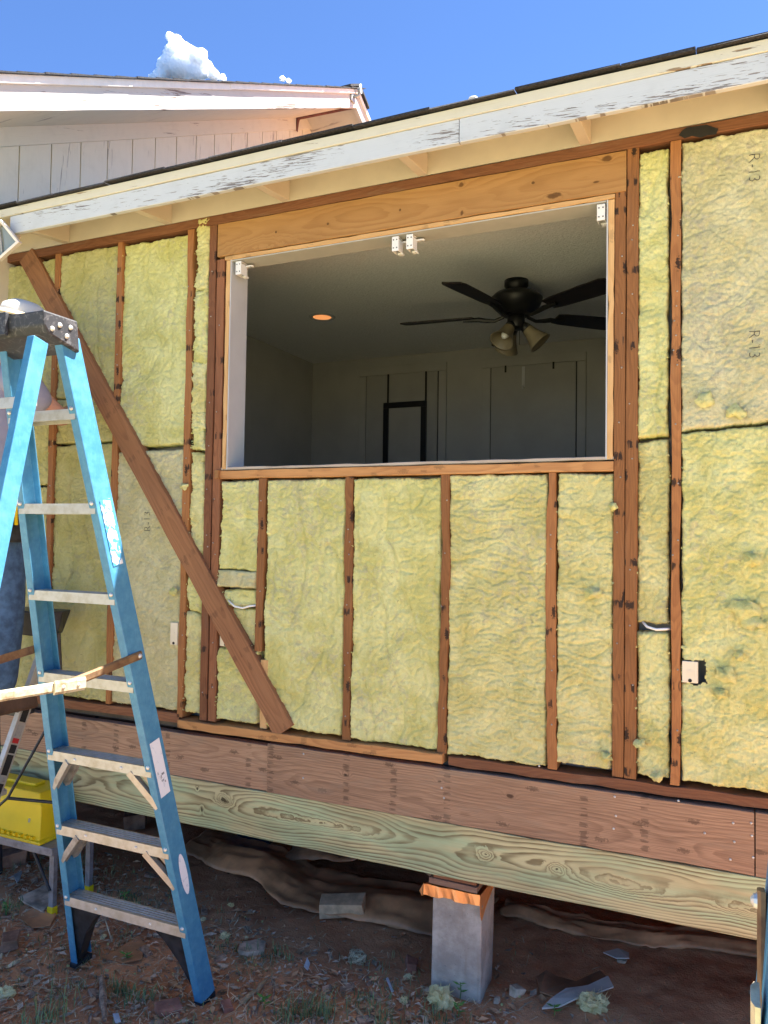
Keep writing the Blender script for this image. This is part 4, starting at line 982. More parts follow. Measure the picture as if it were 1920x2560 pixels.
# a second ladder, folded, close by the camera on the right
lad2 = make_ladder('blue stepladder folded shut at the right edge, only its lower rail in view', .313, .128, .30, .02-.20+.30, group=None, spread_open=False)
lad2.location = (3.252, -1.69, gz1(3.3, -1.7))

# aluminium stepladder behind
def alu_ladder():
    L = thing('aluminium_stepladder', (.05, -.45, GZ), 'short silver aluminium stepladder with black top under the worker', 'ladder')
    topz = -.70; foot = gz1(.1, -.7)
    for sgn, x0, x1 in ((1, .235, .262), (-1, -.19, -.13)):
        a = Vector((x0, -.72, foot)); b = Vector((x1, -.215, topz))
        dd = (b-a).normalized(); dep = Vector((0, dd.z, -dd.y)).normalized()
        o = MB().sweep(channel(.055, .026, .003), a, b, dep, (-sgn, 0, 0)).build('rail', M['alu'], L, origin=a, bevel=.0015)
        if sgn > 0:
            for k, (sa, sb, mt) in enumerate(((.42, .465, M['dot']), (.47, .515, M['dot']), (.52, .535, M['galv']), (.54, .60, M['dot']), (.605, .63, M['dot']), (.635, .65, M['red']), (.655, .69, M['galv']), (.70, .745, M['dot']), (.75, .80, M['dot']))):
                p = a.lerp(b, (sa+sb)/2); n_ = dep.cross(dd); n_ = n_ if n_.x > 0 else -n_
                MB().sweep([(.012, .0), (.044, .0), (.044, .001), (.012, .001)], a.lerp(b, sa)+n_*.0012, a.lerp(b, sb)+n_*.0012, dep, n_).build('rail_label', mt, L)
        MB().box(a+Vector((0, .02, .012)), (.04, .06, .03)).build('foot_pad', M['yellow'], L, bevel=.004)
        a2 = Vector((x0+.01*sgn, -.045, gz1(x0, -.045))); b2 = Vector((x1, -.17, topz)); dd = (b2-a2).normalized()
        MB().tube([a2, b2], .012, 8).build('rear_leg', M['black'], L)
    for z in (-1.66, -1.36, -1.045):
        s = (z-foot)/(topz-foot); y = -.72+.505*s; xl, xr = -.19+.06*s, .235+.027*s
        MB().box(((xl+xr)/2, y+.04, z-.012), (xr-xl-.01, .085, .024)).build('step', M['black'] if z > -1.3 else M['alu'], L, bevel=.003)
    cap = MB(); cx0, cx1 = -.15, .322
    poly = [Vector((cx0, -.28, -.628)), Vector((cx1-.02, -.28, -.628)), Vector((cx1, -.20, -.628)), Vector((cx1-.02, -.13, -.628)), Vector((cx0, -.13, -.628))]
    lo = [Vector((cx0+.02, -.26, -.735)), Vector((cx1-.055, -.262, -.742)), Vector((cx1-.012, -.21, -.712)), Vector((cx1-.05, -.15, -.735)), Vector((cx0+.02, -.15, -.735))]
    cap.add(poly+lo, [(4, 3, 2, 1, 0), (5, 6, 7, 8, 9)] + [(i, (i+1) % 5, 5+(i+1) % 5, 5+i) for i in range(5)]); co = cap.build('top_cap', M['black'], L, bevel=.006)
    for xx in (.232, .252): MB().dome((xx, -.264, -.725), (0, -1, .1), .006, .004, 8).build('rivet', M['rivet'], co)
    pts = [(.245, -.30, -1.02), (.20, -.36, -1.20), (.168, -.40, -1.33)]
    MB().tube([(.30, -.24, -1.12), (.17, -.33, -1.43)], .006, 8).build('brace_rod', M['black'], L)
    MB().tube([(.10, -.36, -1.50), (.17, -.33, -1.43), (.40, -.20, -1.46)], .007, 8).build('brace_rod', M['black'], L)
    return L
alu_ladder()

# work platform with the yellow case on it
wp = thing('work_platform', (.1, -.12, GZ), 'low grey metal work platform with yellow feet at the left', 'platform')
pzt = -1.655
MB().box((.0, -.10, pzt-.018), (.66, .26, .036)).build('platform_top', M['greymetal'], wp, bevel=.004)
for xx in (.310, -.31):
    for yy in (-.20, .01):
        b0 = gz1(xx, yy); MB().box((xx, yy, (b0+pzt-.036)/2), (.026, .022, pzt-.036-b0)).build('leg', M['greymetal'], wp)
        MB().box((xx, yy, b0+.018), (.034, .03, .04)).build('foot_pad', M['yellow'], wp, bevel=.003)
MB().tube([(.20, -.215, pzt-.03), (.309, -.215, pzt-.19)], .007, 8).build('brace_rod', M['black'], wp)
case = thing('yellow_case', (.05, -.12, pzt), 'yellow moulded plastic tool case lying on the low grey platform', 'case')
cb = MB(); z0 = pzt+.001
def rect(x0, x1, y0, y1, z): return [Vector((x0, y0, z)), Vector((x1, y0, z)), Vector((x1, y1, z)), Vector((x0, y1, z))]
lv = [rect(-.30, .262, -.235, .0, z0), rect(-.30, .262, -.235, .0, z0+.014), rect(-.29, .244, -.220, -.01, z0+.016), rect(-.27, .232, -.205, -.015, z0+.16), rect(-.25, .196, -.180, -.03, z0+.205)]
vs = [p for l in lv for p in l]; fs = [(3, 2, 1, 0), tuple(range(16, 20))] + [(i*4+k, i*4+(k+1) % 4, i*4+4+(k+1) % 4, i*4+4+k) for i in range(4) for k in range(4)]
cb.add(vs, fs); cb.build('case_shell', M['yellow'], case, bevel=.008)
MB().box((-.04, -.100, z0+.212), (.30, .06, .016)).build('case_handle', M['yellow'], case, bevel=.005)
rb = MB()
for k in range(14): rb.box((-.25+k*.035, -.226, z0+.024), (.016, .014, .012))
o = rb.build('lid_ribs', M['yellow'], case); o['kind'] = 'stuff'
MB().box((.17, -.2115, z0+.085), (.010, .004, .028), (.1, .2, 0)).build('latch_mark', M['rivet'], case)

# ================================================================== WORKER (mostly outside the frame)
def skin_mesh(name, verts, edges, radii, mat, parent, sub=2, root=0):
    me = bpy.data.meshes.new(name); me.from_pydata([tuple(v) for v in verts], edges, []); me.update()
    o = bpy.data.objects.new(name, me); COL.objects.link(o)
    o.modifiers.new('skin', 'SKIN').use_smooth_shade = True
    for i, r in enumerate(radii):
        r = r if isinstance(r, tuple) else (r, r); me.skin_vertices[0].data[i].radius = r
    me.skin_vertices[0].data[root].use_root = True
    s = o.modifiers.new('sub', 'SUBSURF'); s.levels = sub; s.render_levels = sub
    me.materials.append(mat); attach(o, parent); return o
wk = thing('person', (.10, -.42, -1.033), 'worker in pale hat, grey lavender shirt and jeans reaching to the wall behind the ladder', 'person')
ox, oy, oz = .145, -.47, -1.033
def P(x, y, z): return Vector((ox+x, oy+y, oz+z))
bv = [P(0, 0, .90), P(0, .0, 1.10), P(0, .02, 1.32), P(.02, .03, 1.44), P(.05, .06, 1.51), P(.08, .08, 1.60),     # pelvis .. head
      P(.10, .02, 1.42), P(.15, .03, 1.39), P(.19, .22, 1.25), P(.12, .34, 1.305), P(.10, .36, 1.308),          # right arm
      P(-.10, .02, 1.42), P(-.19, .04, 1.39), P(-.24, .12, 1.16), P(-.16, .33, 1.30), P(-.13, .38, 1.33),    # left arm
      P(.09, .0, .86), P(.11, .02, .48), P(.11, -.01, .10), P(.11, .10, .04),                             # right leg
      P(-.09, .0, .86), P(-.11, .02, .48), P(-.11, -.01, .10), P(-.11, .10, .04)]
be = [(0, 1), (1, 2), (2, 3), (3, 4), (4, 5), (2, 6), (6, 7), (7, 8), (8, 9), (9, 10), (2, 11), (11, 12), (12, 13), (13, 14), (14, 15), (0, 16), (16, 17), (17, 18), (18, 19), (0, 20), (20, 21), (21, 22), (22, 23)]
brd = [.12, .11, .125, .06, .055, .085, .07, .055, .045, .036, .030, .07, .055, .043, .034, .030, .085, .058, .040, .036, .085, .058, .040, .036]
skin_mesh('body', bv, be, brd, M['skin'], wk)
# hands: a palm and five fingers each
for (wr, d) in ((P(.10, .36, 1.308), Vector((-.25, .95, .05)).normalized()), (P(-.13, .38, 1.33), Vector((.1, .95, .2)).normalized())):
    side = d.cross(Vector((0, 0, 1))).normalized(); up = side.cross(d)
    vv = [wr, wr+d*.05]; ee = [(0, 1)]; rr = [(.026, .018), (.034, .016)]
    for k, (o_, ln) in enumerate(((-.03, .066), (-.011, .076), (.009, .072), (.028, .056))):
        b_ = len(vv); vv += [wr+d*.082+side*o_, wr+d*(.082+ln*.55)+side*o_*1.1-up*.008, wr+d*(.082+ln)+side*o_*1.1-up*.024]; ee += [(1, b_), (b_, b_+1), (b_+1, b_+2)]; rr += [.0095, .0088, .0075]
    b_ = len(vv); vv += [wr+d*.03-side*.036, wr+d*.062-side*.056-up*.01, wr+d*.085-side*.058-up*.02]; ee += [(1, b_), (b_, b_+1), (b_+1, b_+2)]; rr += [.011, .010, .0085]
    skin_mesh('hand', vv, ee, rr, M['skin'], wk, 1)
# face
hd = P(.09, .10, 1.605)
fc = MB(); fc.lathe([(.001, .12), (.05, .11), (.082, .06), (.088, .0), (.078, -.06), (.05, -.11), (.02, -.125)], hd, seg=20)
fc.prism([hd+Vector((-.014, .080, -.03)), hd+Vector((.014, .080, -.03)), hd+Vector((0, .115, -.028)), hd+Vector((0, .088, .02))][:3], (0, -.004, .045))
for s_ in (-1, 1): fc.lathe([(.008, -.004), (.022, .0), (.014, .006)], hd+Vector((s_*.088, 0, -.01)), Matrix.Rotation(s_*math.pi/2, 3, 'Y'), 10)
fc.build('face', M['skin'], wk, True)
for s_ in (-1, 1): MB().lathe([(.002, .004), (.011, .001), (.011, -.003)], hd+Vector((s_*.032, .080, .008)), Matrix.Rotation(-math.pi/2, 3, 'X'), 10).build('eye', M['hair'], wk)
MB().box(hd+Vector((0, .077, -.062)), (.045, .01, .008)).build('mouth', M['redbare'], wk, bevel=.002)
MB().lathe([(.091, -.005), (.093, .05), (.075, .095), (.03, .125)], hd+Vector((0, -.012, 0)), seg=20).build('hair', M['hair'], wk, True)
# clothes
skin_mesh('shirt', [P(0, 0, .93), P(0, -.005, 1.10), P(0, .01, 1.28), P(.0, .02, 1.40), P(.11, .02, 1.395), P(.15, .035, 1.385), P(.165, .09, 1.325), P(.172, .145, 1.275), P(-.11, .02, 1.395), P(-.20, .04, 1.37), P(-.23, .07, 1.24)],
          [(0, 1), (1, 2), (2, 3), (2, 4), (4, 5), (5, 6), (6, 7), (2, 8), (8, 9), (9, 10)], [(.185, .13), (.18, .135), (.19, .14), (.10, .09), .10, .090, .076, .066, .10, .085, .078], M['shirt'], wk, 2)
skin_mesh('jeans', [P(0, 0, .95), P(0, 0, .86), P(.10, 0, .74), P(.115, .02, .46), P(.115, -.01, .06), P(-.10, 0, .74), P(-.115, .02, .46), P(-.115, -.01, .06)],
          [(0, 1), (1, 2), (2, 3), (3, 4), (1, 5), (5, 6), (6, 7)], [(.18, .13), (.185, .14), .105, .085, .080, .105, .085, .080], M['denim'], wk, 2)
for sx in (-.115, .115):
    MB().add([P(sx-.05, -.09, .0), P(sx+.05, -.09, .0), P(sx+.055, .17, .0), P(sx-.055, .17, .0), P(sx-.045, -.085, .10), P(sx+.045, -.085, .10), P(sx+.05, .16, .055), P(sx-.05, .16, .055)],
             [(3, 2, 1, 0), (4, 5, 6, 7), (0, 1, 5, 4), (1, 2, 6, 5), (2, 3, 7, 6), (3, 0, 4, 7)]).build('boot', M['leather'], wk, bevel=.015)
MB().lathe([(.205, -.03), (.212, -.02), (.212, .02), (.205, .03)], P(0, 0, .93), Matrix(((1, 0, 0), (0, .76, 0), (0, 0, 1))), 28).build('belt', M['black'], wk, True)
tb = MB(); tb.box(P(.235, -.05, .83), (.035, .13, .24)); tb.build('tool_pouch', M['black'], wk, bevel=.01)
pl = MB()
for dy in (-.03, .0): pl.tube([P(.262, -.06+dy, .78), P(.262, -.065+dy, .86), P(.258, -.055+dy, .905)], .0075, 8)
o = pl.build('plier_handle', M['yellow'], None, True); tag(o, 'yellow handled pliers in the tool pouch on the worker hip', 'pliers')
MB().tube([P(.235, -.115, .74), P(.25, -.12, .84), P(.235, -.11, .96)], .004, 6).build('pouch_trim', M['white'], wk)
hb = hd + Vector((0, -.01, .055)); ht = thing('hat', hb, 'pale brimmed hat on the worker head above the ladder cap', 'hat')
Rh = Matrix.Rotation(math.radians(8), 3, 'Y') @ Matrix.Rotation(math.radians(-6), 3, 'X')
MB().lathe([(.098, .0), (.100, .02), (.092, .055), (.06, .078), (.01, .085)], hb, Rh, 26).build('hat_crown', M['hat'], ht, True)
MB().lathe([(.098, .012), (.16, .004), (.225, -.022), (.226, -.027), (.16, -.003), (.098, .004)], hb, Rh, 32, cap=False).build('hat_brim', [M['hat'], M['hatunder']], ht, True)
me = bpy.data.objects['hat_brim'].data
for p_ in me.polygons:
    if p_.normal.z*(1 if True else -1) < 0: p_.material_index = 1

# ================================================================== TARPS, BRICKS, DEBRIS
def sheet(name, fx, nu, nv, mat, label, cat, group=None):
    vs = []; fs = []
    for i in range(nu+1):
        for j in range(nv+1): vs.append(fx(i/nu, j/nv))
    for i in range(nu):
        for j in range(nv): fs.append((i*(nv+1)+j, (i+1)*(nv+1)+j, (i+1)*(nv+1)+j+1, i*(nv+1)+j+1))
    o = MB().add(vs, fs).build(name, mat, None, True); tag(o, label, cat, group)
    s = o.modifiers.new('thick', 'SOLIDIFY'); s.thickness = .002; return o
def tarp_fn(path, w0, w1, seed, lift_):
    lift = lift_*.55
    path = [Vector(p) for p in path]
    def f(s, t):
        k = s*(len(path)-1); i = min(int(k), len(path)-2); p = path[i].lerp(path[i+1], k-i)
        w = w0+(w1-w0)*s
        x = p.x + .02*float(vnoise(s*7, t*3, seed)); y = p.y + t*w + .03*float(vnoise(s*5, 1.3, seed+3))
        hump = lift*math.sin(min(t*1.25, 1)*math.pi)*(.6+.6*float(vnoise(s*4+.3, 2.1, seed+4)))
        fold = .009*(1-abs(float(vnoise(s*3+t*1.2, t*9+s*2, seed+7))))**4 + .006*(1-abs(float(vnoise(s*9+t*5, t*14, seed+9))))**4
        return (x, y, gz1(x, y)+.006+p.z+max(0, hump)+abs(fold)+t*.03)
    return f
sheet('ground_sheet', tarp_fn([(.40, .55, 0), (.65, .43, .02), (.95, .36, .05), (1.2, .27, .03), (1.5, .29, .02), (1.9, .36, 0), (2.06, .40, 0)], .30, .34, 5, .10), 80, 18, M['tarp'], 'rumpled brown plastic sheet on the soil left of the concrete block', 'sheet')
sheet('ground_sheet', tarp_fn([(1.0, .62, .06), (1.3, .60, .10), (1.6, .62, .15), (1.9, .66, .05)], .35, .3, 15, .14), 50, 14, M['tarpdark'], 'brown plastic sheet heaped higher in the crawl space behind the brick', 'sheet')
sheet('ground_sheet', tarp_fn([(2.1, .62, 0), (2.5, .60, .0), (2.9, .70, .0), (3.5, .80, .0)], .10, .12, 25, .05), 60, 12, M['tarp'], 'creased brown sheet edge lying right of the concrete block', 'sheet')
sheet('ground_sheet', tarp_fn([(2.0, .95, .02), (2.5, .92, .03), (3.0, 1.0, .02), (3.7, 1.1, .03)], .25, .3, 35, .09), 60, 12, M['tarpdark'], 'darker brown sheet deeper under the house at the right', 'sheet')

def rock(name, c, s, mat, label, cat, rot=(0, 0, 0), jit=.25, group=None, seed=0, bevel=.004):
    rn = random.Random(seed+991); z = gz1(c[0], c[1]) + (c[2] if len(c) > 2 else 0)
    o = MB().box((0, 0, 0), s, jit=min(s)*jit, rnd=rn).build(name, mat, None, bevel=bevel)
    o.location = (c[0], c[1], z + s[2]*.42); o.rotation_euler = rot; return tag(o, label, cat, group)
bp = at_z(500+740*.482, 1900+790*.482, GZ+.03)
rock('brick', (bp.x, bp.y, .03), (.195, .09, .062), M['brick'], 'pale dusty brick lying on the brown plastic sheet', 'brick', (.12, -.10, .32), .10)
def gp(u, v, z=GZ): 
    p = at_z(u, v, z); return p
items = [  # px, kind, size, mat, label
    ((1028, 2420), 'brick_fragment', (.060, .045, .038), 'redbrick', 'broken red brick chunk just left of the concrete block'),
    ((420, 2530), 'brick_fragment', (.085, .05, .026), 'redbrick', 'red clay tile fragment with a white end at the bottom edge'),
    ((565, 2520), 'brick_fragment', (.045, .035, .02), 'redbrick', 'small pinkish clay piece right of the ladder foot'),
    ((1290, 2492), 'stone', (.052, .04, .035), 'leafgrey', 'rough grey stone right of the concrete block base'),
    ((1242, 2505), 'stone', (.028, .02, .018), 'leafgrey', 'small grey stone chip touching the right foot of the block'),
    ((25, 2370), 'stone', (.09, .07, .05), 'soilbrick', 'soil covered rock at the left edge beside the wood splinters'),
    ((30, 2180), 'soil_clod', (.13, .08, .07), 'soilbrick', 'dirt caked brick at the far left below the platform'),
    ((15, 2120), 'soil_clod', (.16, .10, .08), 'soilbrick', 'upper dirt caked brick at the left edge under the platform'),
    ((1555, 2412), 'stone', (.032, .022, .016), 'leafgrey', 'small pale stone on bare soil far right'),
    ((960, 2010), 'stone', (.02, .02, .01), 'leafgrey', 'tiny stone in the crawl space'),
    ((335, 2080), 'block_end', (.11, .09, .08), 'soilbrick', 'dusty timber block lying in the dark crawl space'),
]
for i, ((u, v), nm, s, mt, lab) in enumerate(items):
    if nm == 'stone' and 'crawl' in lab: continue
    p = gp(u, v); rock(nm, (p.x, p.y), s, M[mt], lab, {'brick_fragment': 'brick piece', 'stone': 'stone', 'soil_clod': 'brick', 'block_end': 'block'}[nm], (RND.uniform(-.2, .2), RND.uniform(-.2, .2), RND.uniform(0, 3)), .22, None, i)
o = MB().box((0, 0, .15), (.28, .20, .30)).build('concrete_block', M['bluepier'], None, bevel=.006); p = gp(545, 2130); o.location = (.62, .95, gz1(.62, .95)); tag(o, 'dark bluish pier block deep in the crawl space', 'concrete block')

def wool_lump(c, r, mat, label, seed, flat=.6):
    rn = np.random.RandomState(seed); import bmesh
    bm = bmesh.new(); bmesh.ops.create_icosphere(bm, subdivisions=3, radius=1.0)
    for v in bm.verts:
        q = np.array(v.co); n = 1 + .55*float(vnoise(q[0]*2.3+seed, q[1]*2.3+q[2]*1.7, seed)) + .4*abs(float(vnoise(q[0]*6, q[2]*6+q[1]*5, seed+3))) + rn.uniform(-.10, .12)
        v.co = Vector((q[0]*r*n, q[1]*r*n*.8, q[2]*r*n*flat))
    bm.verts.ensure_lookup_table(); pyr = random.Random(seed)
    for v in [pyr.choice(bm.verts[:]) for _ in range(110)]:
        n_ = (v.co.normalized()+Vector((pyr.uniform(-.8, .8), pyr.uniform(-.8, .8), pyr.uniform(-.4, .8)))).normalized(); e = n_.orthogonal().normalized()*r*.035
        a = bm.verts.new(v.co-e); b = bm.verts.new(v.co+e); c2 = bm.verts.new(v.co+n_*r*pyr.uniform(.2, .6)); bm.faces.new((a, b, c2))
    me = bpy.data.meshes.new('insulation_scrap'); bm.to_mesh(me); bm.free(); me.materials.append(M[mat])
    o = bpy.data.objects.new('insulation_scrap', me); COL.objects.link(o); o.location = (c[0], c[1], gz1(c[0], c[1])+r*flat*.6); o.rotation_euler = (0, 0, seed)
    return tag(o, label, 'insulation', 'insulation scraps on the ground')
for i, ((u, v), r, lab) in enumerate([((1100, 2510), .042, 'yellow tuft of wool insulation in front of the concrete block'), ((1480, 2520), .045, 'pale tuft of wool insulation on the white siding shard'),
      ((1020, 2445), .014, 'small yellow wool scrap by the red brick chunk'), ((1010, 2508), .015, 'flat wool scrap left of the yellow tuft'), ((577, 2268), .012, 'wool scrap on bare soil below the sheet'),
      ((563, 2345), .018, 'upright wool scrap right of the blue ladder rail'), ((508, 2303), .012, 'wool scrap touching the blue ladder rail'), ((340, 2278), .020, 'wool scrap seen through the ladder above its lowest step'),
      ((10, 2490), .030, 'greenish wool scrap at the left edge'), ((258, 2342), .012, 'wool scrap under the lowest ladder step'), ((615, 2352), .009, 'tiny wool scrap near the grey litter pile')]):
    p = gp(u, v); wool_lump((p.x, p.y), r, 'woolscrap', lab, 40+i)

def shard(px, thick, mat, label, cat, name, z=.012, tilt=0.0, group=None):
    pts = [gp(u, v, GZ+z) for u, v in px]
    for k, p in enumerate(pts): p.z = gz1(p.x, p.y)+z+tilt*(k % 3)
    o = MB().prism(pts, (0, 0, thick)).build(name, mat, None); return tag(o, label, cat, group)
shard([(1355, 2525), (1378, 2502), (1415, 2476), (1432, 2472), (1470, 2468), (1520, 2447), (1534, 2470), (1500, 2484), (1440, 2502), (1400, 2518)], .006, M['frieze'], 'pale jagged piece of siding lying right of the concrete block', 'siding piece', 'siding_shard', .025)
shard([(1342, 2445), (1365, 2430), (1395, 2445), (1440, 2458), (1500, 2432), (1515, 2450), (1440, 2490), (1400, 2500), (1350, 2490)], .004, M['tarpdark'], 'torn brown tar paper under the pale siding piece', 'tar paper', 'paper_scrap', .010)
shard([(255, 2388), (300, 2368), (345, 2340), (360, 2360), (355, 2395), (310, 2402)], .003, M['tarp'], 'brown cardboard triangle under the lowest ladder step', 'cardboard', 'cardboard_piece', .012)
shard([(45, 2260), (110, 2235), (142, 2240), (140, 2262), (105, 2288), (60, 2272)], .006, M['leafgrey'], 'grey shingle scrap left of the ladder rail', 'shingle scrap', 'shingle_scrap', .016)
shard([(45, 2300), (95, 2275), (140, 2290), (125, 2318), (80, 2325)], .004, M['tarp'], 'brown cardboard scrap left of the ladder, below the grey shingle scrap', 'cardboard', 'cardboard_piece', .012)
shard([(1508, 2390), (1545, 2380), (1572, 2388), (1573, 2404), (1540, 2402)], .004, M['frieze'], 'pale curved flake on the bare soil at the right', 'flake', 'siding_shard', .02)
shard([(20, 2215), (38, 2207), (55, 2200), (50, 2218), (42, 2226), (34, 2212)], .004, M['galv'], 'bent grey metal scrap on the soil at far left', 'metal scrap', 'metal_scrap', .03)
shard([(282, 2535), (296, 2535), (302, 2560), (288, 2560)], .004, M['drywall'], 'white plaster chip at the bottom edge left of the clay tile', 'plaster chip', 'plaster_chip', .012)
shard([(600, 2372), (640, 2362), (665, 2365), (660, 2385), (620, 2395), (595, 2388)], .018, M['leafgrey'], 'grey weathered litter clump right of the ladder', 'litter', 'litter_clump', .004)
shard([(760, 2408), (768, 2392), (775, 2402), (770, 2420)], .003, M['drywall'], 'small white upright chip in the grass at centre', 'chip', 'plaster_chip', .03)
shard([(965, 2448), (970, 2444), (984, 2478), (979, 2480)], .003, M['drywall'], 'thin white splinter left of the concrete block', 'splinter', 'plaster_chip', .015)
for (a, b, r, lab, mt) in (((600, 2515), (640, 2480), .010, 'tan wood splinter right of the blue ladder foot', 'tanwood'), ((640, 2485), (665, 2455), .009, 'upper tan wood splinter right of the blue ladder foot', 'tanwood'),
                       ((15, 2420), (52, 2397), .008, 'pale wood splinter at the left edge', 'straw'), ((2, 2395), (12, 2330), .007, 'whitish wood splinter standing at the left edge', 'straw'),
                       ((255, 2445), (262, 2560), .014, 'rotten grey stick lying before the ladder', 'bark'), ((685, 2458), (678, 2510), .004, 'thin dark twig right of the tan splinters', 'bark'), ((890, 2530), (915, 2560), .008, 'tan stick at the bottom edge in the centre grass', 'tanwood'),
                       ((640, 2535), (660, 2470), .004, 'thin twig by the tan splinters', 'bark')):
    p, q = gp(*a), gp(*b); p.z = gz1(p.x, p.y)+r*.8; q.z = gz1(q.x, q.y)+r*1.2
    md = p.lerp(q, .5)+Vector((RND.uniform(-.006, .006), 0, .004)); o = MB().tube([p, md, q], [r*.7, r, r*.5], 7).build('wood_splinter' if mt != 'bark' else 'twig', M[mt], None); tag(o, lab, 'stick')
# straw stalk bent under the ladder
o = MB().tube([gp(212, 2390)+Vector((0, 0, .01)), gp(222, 2350)+Vector((0, 0, .05)), gp(262, 2328)+Vector((0, 0, .05)), gp(280, 2360)+Vector((0, 0, .01))], .0028, 6).build('straw_stalk', M['straw'], None); tag(o, 'bent dry straw stalk under the lowest ladder step', 'straw')
# fibre nest
nm = MB(); c0 = gp(893, 2402); rn = random.Random(5)
for k in range(46):
    a0 = rn.uniform(0, 6.28); rr = rn.uniform(.012, .036); pts = []
    for j in range(9):
        a = a0+j*.55; pts.append((c0.x+math.cos(a)*rr*1.1, c0.y+math.sin(a)*rr*.7+rn.uniform(-.004, .004), gz1(c0.x, c0.y)+.014+.018*math.sin(a*1.3+k)+rn.uniform(0, .012)))
    nm.tube(pts, .0009, 3, cap=False)
o = nm.build('root_tangle', M['straw'], None); tag(o, 'tangled ball of dry roots in the litter left of the block', 'roots')
# seedlings
def seedling(u, v, h, lab, n=5, seed=0):
    rn = random.Random(seed); p = gp(u, v); p.z = gz1(p.x, p.y); t = thing('seedling', p, lab, 'plant')
    MB().tube([p, p+Vector((.004, 0, h*.5)), p+Vector((.0, 0, h))], .0016, 5).build('stem', M['leafgreen'], t)
    for k in range(n):
        a = k*2.4+rn.uniform(-.3, .3); hh = h*(.45+.6*k/n); L = rn.uniform(.022, .034); d = Vector((math.cos(a), math.sin(a), .35)); s_ = Vector((-math.sin(a), math.cos(a), 0))
        b = p+Vector((0, 0, hh)); MB().add([b, b+d*L*.45+s_*L*.26, b+d*L, b+d*L*.45-s_*L*.26, b+d*L*.5+Vector((0, 0, .003))], [(0, 1, 4), (1, 2, 4), (2, 3, 4), (3, 0, 4)]).build('leaf', M['leafgreen'], t)
for k, (u, v, h, lab) in enumerate(((1150, 2500, .06, 'green seedling growing against the front of the concrete block'), (1145, 2545, .05, 'low green seedling in front of the yellow wool tuft'), (315, 2400, .03, 'small bright green leaf plant under the ladder step'),
         (200, 2230, .05, 'dark green weed beside the left ladder rail'), (310, 2268, .05, 'green weed behind the lowest ladder step'), (1385, 2540, .04, 'green sprout left of the siding piece'), (660, 2520, .05, 'green sprout by the tan splinters'), (15, 2300, .06, 'leafy weed at the left edge of the soil'))):
    seedling(u, v, h, lab, 6, k)

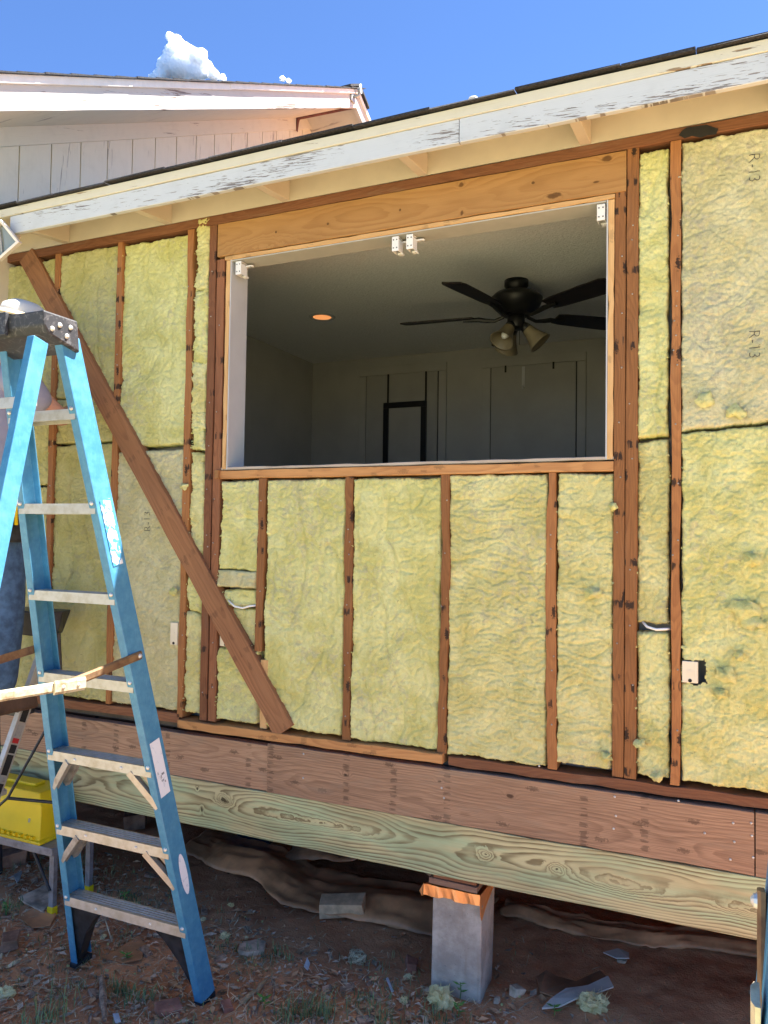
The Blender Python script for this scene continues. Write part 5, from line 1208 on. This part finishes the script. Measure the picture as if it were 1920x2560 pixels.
# ground cover nobody could count: grass, straw, dead leaves, chips
def scatter():
    rn = np.random.RandomState(11); gr, st, lf, lg, ch, wl_ = MB(), MB(), MB(), MB(), MB(), MB()
    def dens(x, y): return float(fbm(np.array([x*2.4]), np.array([y*2.4]), 71, 3)[0])
    for k in range(24000):
        x = rn.uniform(-.2, 3.3); y = rn.uniform(-1.15, .5)
        edge = -.02 - .16*(x-1.4) if x < 1.4 else -.02
        if y > edge+.10+rn.uniform(-.2, .1) and rn.rand() < .93: continue
        if x > 2.35 and rn.rand() < .75: continue
        z = gz1(x, y); t = rn.rand(); a = rn.uniform(0, 6.28); dn = dens(x, y)
        if t < .30:
            if dn < .02: continue
            h = rn.uniform(.012, .045); w = .0014; d = np.array([math.cos(a), math.sin(a)])*h*rn.uniform(.2, .9); s = np.array([-math.sin(a), math.cos(a)])*w
            gr.add([(x-s[0], y-s[1], z), (x+s[0], y+s[1], z), (x+d[0]*.5+s[0]*.7, y+d[1]*.5+s[1]*.7, z+h*.7), (x+d[0]*.5-s[0]*.7, y+d[1]*.5-s[1]*.7, z+h*.7), (x+d[0], y+d[1], z+h)], [(0, 1, 2, 3), (3, 2, 4)])
        elif t < .55:
            L = rn.uniform(.015, .075); w = rn.uniform(.0006, .0016); d = np.array([math.cos(a), math.sin(a)])*L*.5; s = np.array([-math.sin(a), math.cos(a)])*w
            z1, z2 = z+rn.uniform(.003, .012), z+rn.uniform(.003, .020)
            st.add([(x-d[0]-s[0], y-d[1]-s[1], z1), (x-d[0]+s[0], y-d[1]+s[1], z1), (x+s[0], y+s[1], z1+.006), (x-s[0], y-s[1], z1+.006), (x+d[0]+s[0], y+d[1]+s[1], z2), (x+d[0]-s[0], y+d[1]-s[1], z2)], [(0, 1, 2, 3), (3, 2, 4, 5)])
        elif t < .90:
            L = rn.uniform(.010, .030)*(2.1 if rn.rand() < .16 else 1.1); w = L*rn.uniform(.3, .6); d = np.array([math.cos(a), math.sin(a)]); s = np.array([-math.sin(a), math.cos(a)]); zz = z+rn.uniform(.003, .010); c1 = rn.uniform(.001, .009); c2 = rn.uniform(-.002, .008)
            tgt = lf if rn.rand() < .55 else lg
            tgt.add([(x-d[0]*L*.5, y-d[1]*L*.5, zz+c2), (x-s[0]*w*.5, y-s[1]*w*.5, zz+c1), (x+s[0]*w*.5, y+s[1]*w*.5, zz+c1*.7), (x+d[0]*L*.5, y+d[1]*L*.5, zz+c2*.5), (x, y, zz)], [(0, 1, 4), (1, 3, 4), (3, 2, 4), (2, 0, 4)])
        elif t < .985:
            s = rn.uniform(.004, .014)*(2.2 if rn.rand() < .12 else 1); ch.box((x, y, z+s*.2), (s*rn.uniform(1, 2.8), s, s*.4), (rn.uniform(-.4, .4), rn.uniform(-.4, .4), a))
        else:
            s = rn.uniform(.003, .007); wl_.box((x, y, z+s*.4), (s*1.5, s, s), (a, a, a), jit=s*.3)
    for mb_, nm_, mt in ((gr, 'grass', 'grass'), (st, 'dry_straw', 'straw'), (lf, 'dead_leaves', 'leafbrown'), (lg, 'leaf_litter', 'leafgrey'), (ch, 'bark_chips', 'bark'), (wl_, 'wool_crumbs', 'wool')):
        o = mb_.build(nm_, M[mt], None); o['kind'] = 'stuff'
    # denser grass tufts
    tf = MB()
    for (u, v, n, hh) in ((790, 2545, 70, .085), (730, 2550, 40, .07), (905, 2520, 40, .05), (640, 2400, 30, .05), (700, 2390, 40, .045), (300, 2480, 60, .05), (350, 2500, 50, .05), (100, 2560, 40, .06), (140, 2540, 20, .13), (20, 2290, 60, .05), (210, 2240, 40, .05), (320, 2265, 60, .04), (560, 2375, 30, .045), (960, 2560, 40, .05), (1080, 2550, 40, .04), (490, 2330, 10, .04)):
        p = gp(u, v)
        for k in range(n):
            x, y = p.x+rn.normal(0, .035), p.y+rn.normal(0, .03); z = gz1(x, y); a = rn.uniform(0, 6.28); h = hh*rn.uniform(.45, 1.1); w = .0017
            d = np.array([math.cos(a), math.sin(a)])*h*rn.uniform(.15, .8); s = np.array([-math.sin(a), math.cos(a)])*w
            tf.add([(x-s[0], y-s[1], z), (x+s[0], y+s[1], z), (x+d[0]*.35+s[0], y+d[1]*.35+s[1], z+h*.6), (x+d[0]*.35-s[0], y+d[1]*.35-s[1], z+h*.6), (x+d[0], y+d[1], z+h)], [(0, 1, 2, 3), (3, 2, 4)])
    o = tf.build('grass', M['grass'], None); o['kind'] = 'stuff'
scatter()

# crawl space closing walls far back so no daylight shows under the house
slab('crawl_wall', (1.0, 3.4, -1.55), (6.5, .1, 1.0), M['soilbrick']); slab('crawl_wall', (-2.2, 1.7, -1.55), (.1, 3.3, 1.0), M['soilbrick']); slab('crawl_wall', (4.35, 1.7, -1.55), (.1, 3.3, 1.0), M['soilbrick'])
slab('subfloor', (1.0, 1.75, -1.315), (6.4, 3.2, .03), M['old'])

# ================================================================== CLOUD
def cloud(name, seeds, label, seed=3):
    D = 2600.0
    import bmesh
    rn = random.Random(seed); bm = bmesh.new()
    lobes = []
    for (u, v, r) in seeds:
        lobes.append((u, v, r))
        for k in range(6):
            a = rn.uniform(0, 6.28); lobes.append((u+math.cos(a)*r*.8, v+math.sin(a)*r*.75, r*rn.uniform(.2, .5)))
    for (u, v, r) in lobes:
        c = CAM_P + ray(u, v)*(D + rn.uniform(-25, 25)); rr = r/FPX*D
        bmesh.ops.create_icosphere(bm, subdivisions=3, radius=rr, matrix=Matrix.Translation(Vector(c)))
    me = bpy.data.meshes.new(name); bm.to_mesh(me); bm.free()
    if 'cloud_vapour' not in bpy.data.materials:
        t = NT('cloud_vapour'); t.out((.96, .96, .97), 1.0, 0, 0.0)
        t.b.inputs['Subsurface Weight'].default_value = 1.0; t.b.inputs['Subsurface Radius'].default_value = (1, 1, 1); t.b.inputs['Subsurface Scale'].default_value = 45.0
    me.materials.append(bpy.data.materials['cloud_vapour'])
    o = bpy.data.objects.new(name, me); COL.objects.link(o)
    rm = o.modifiers.new('remesh', 'REMESH'); rm.mode = 'VOXEL'; rm.voxel_size = 1.6; rm.use_smooth_shade = True
    tx = bpy.data.textures.new('puff', 'CLOUDS'); tx.noise_scale = 13; tx.noise_depth = 3
    dm = o.modifiers.new('puff', 'DISPLACE'); dm.texture = tx; dm.strength = 9; dm.mid_level = .5; dm.texture_coords = 'GLOBAL'
    tag(o, label, 'cloud')
cloud('cloud', ((440, 108, 20), (436, 135, 24), (462, 140, 30), (420, 165, 26), (492, 150, 26), (455, 170, 34), (405, 186, 18), (512, 172, 22), (535, 188, 13), (480, 182, 32), (425, 92, 11), (384, 196, 12), (556, 196, 9)), 'white cumulus cloud standing above the gable roof')
cloud('cloud', ((706, 198, 7), (722, 202, 6)), 'tiny white wisp of cloud near the gable peak', 5)
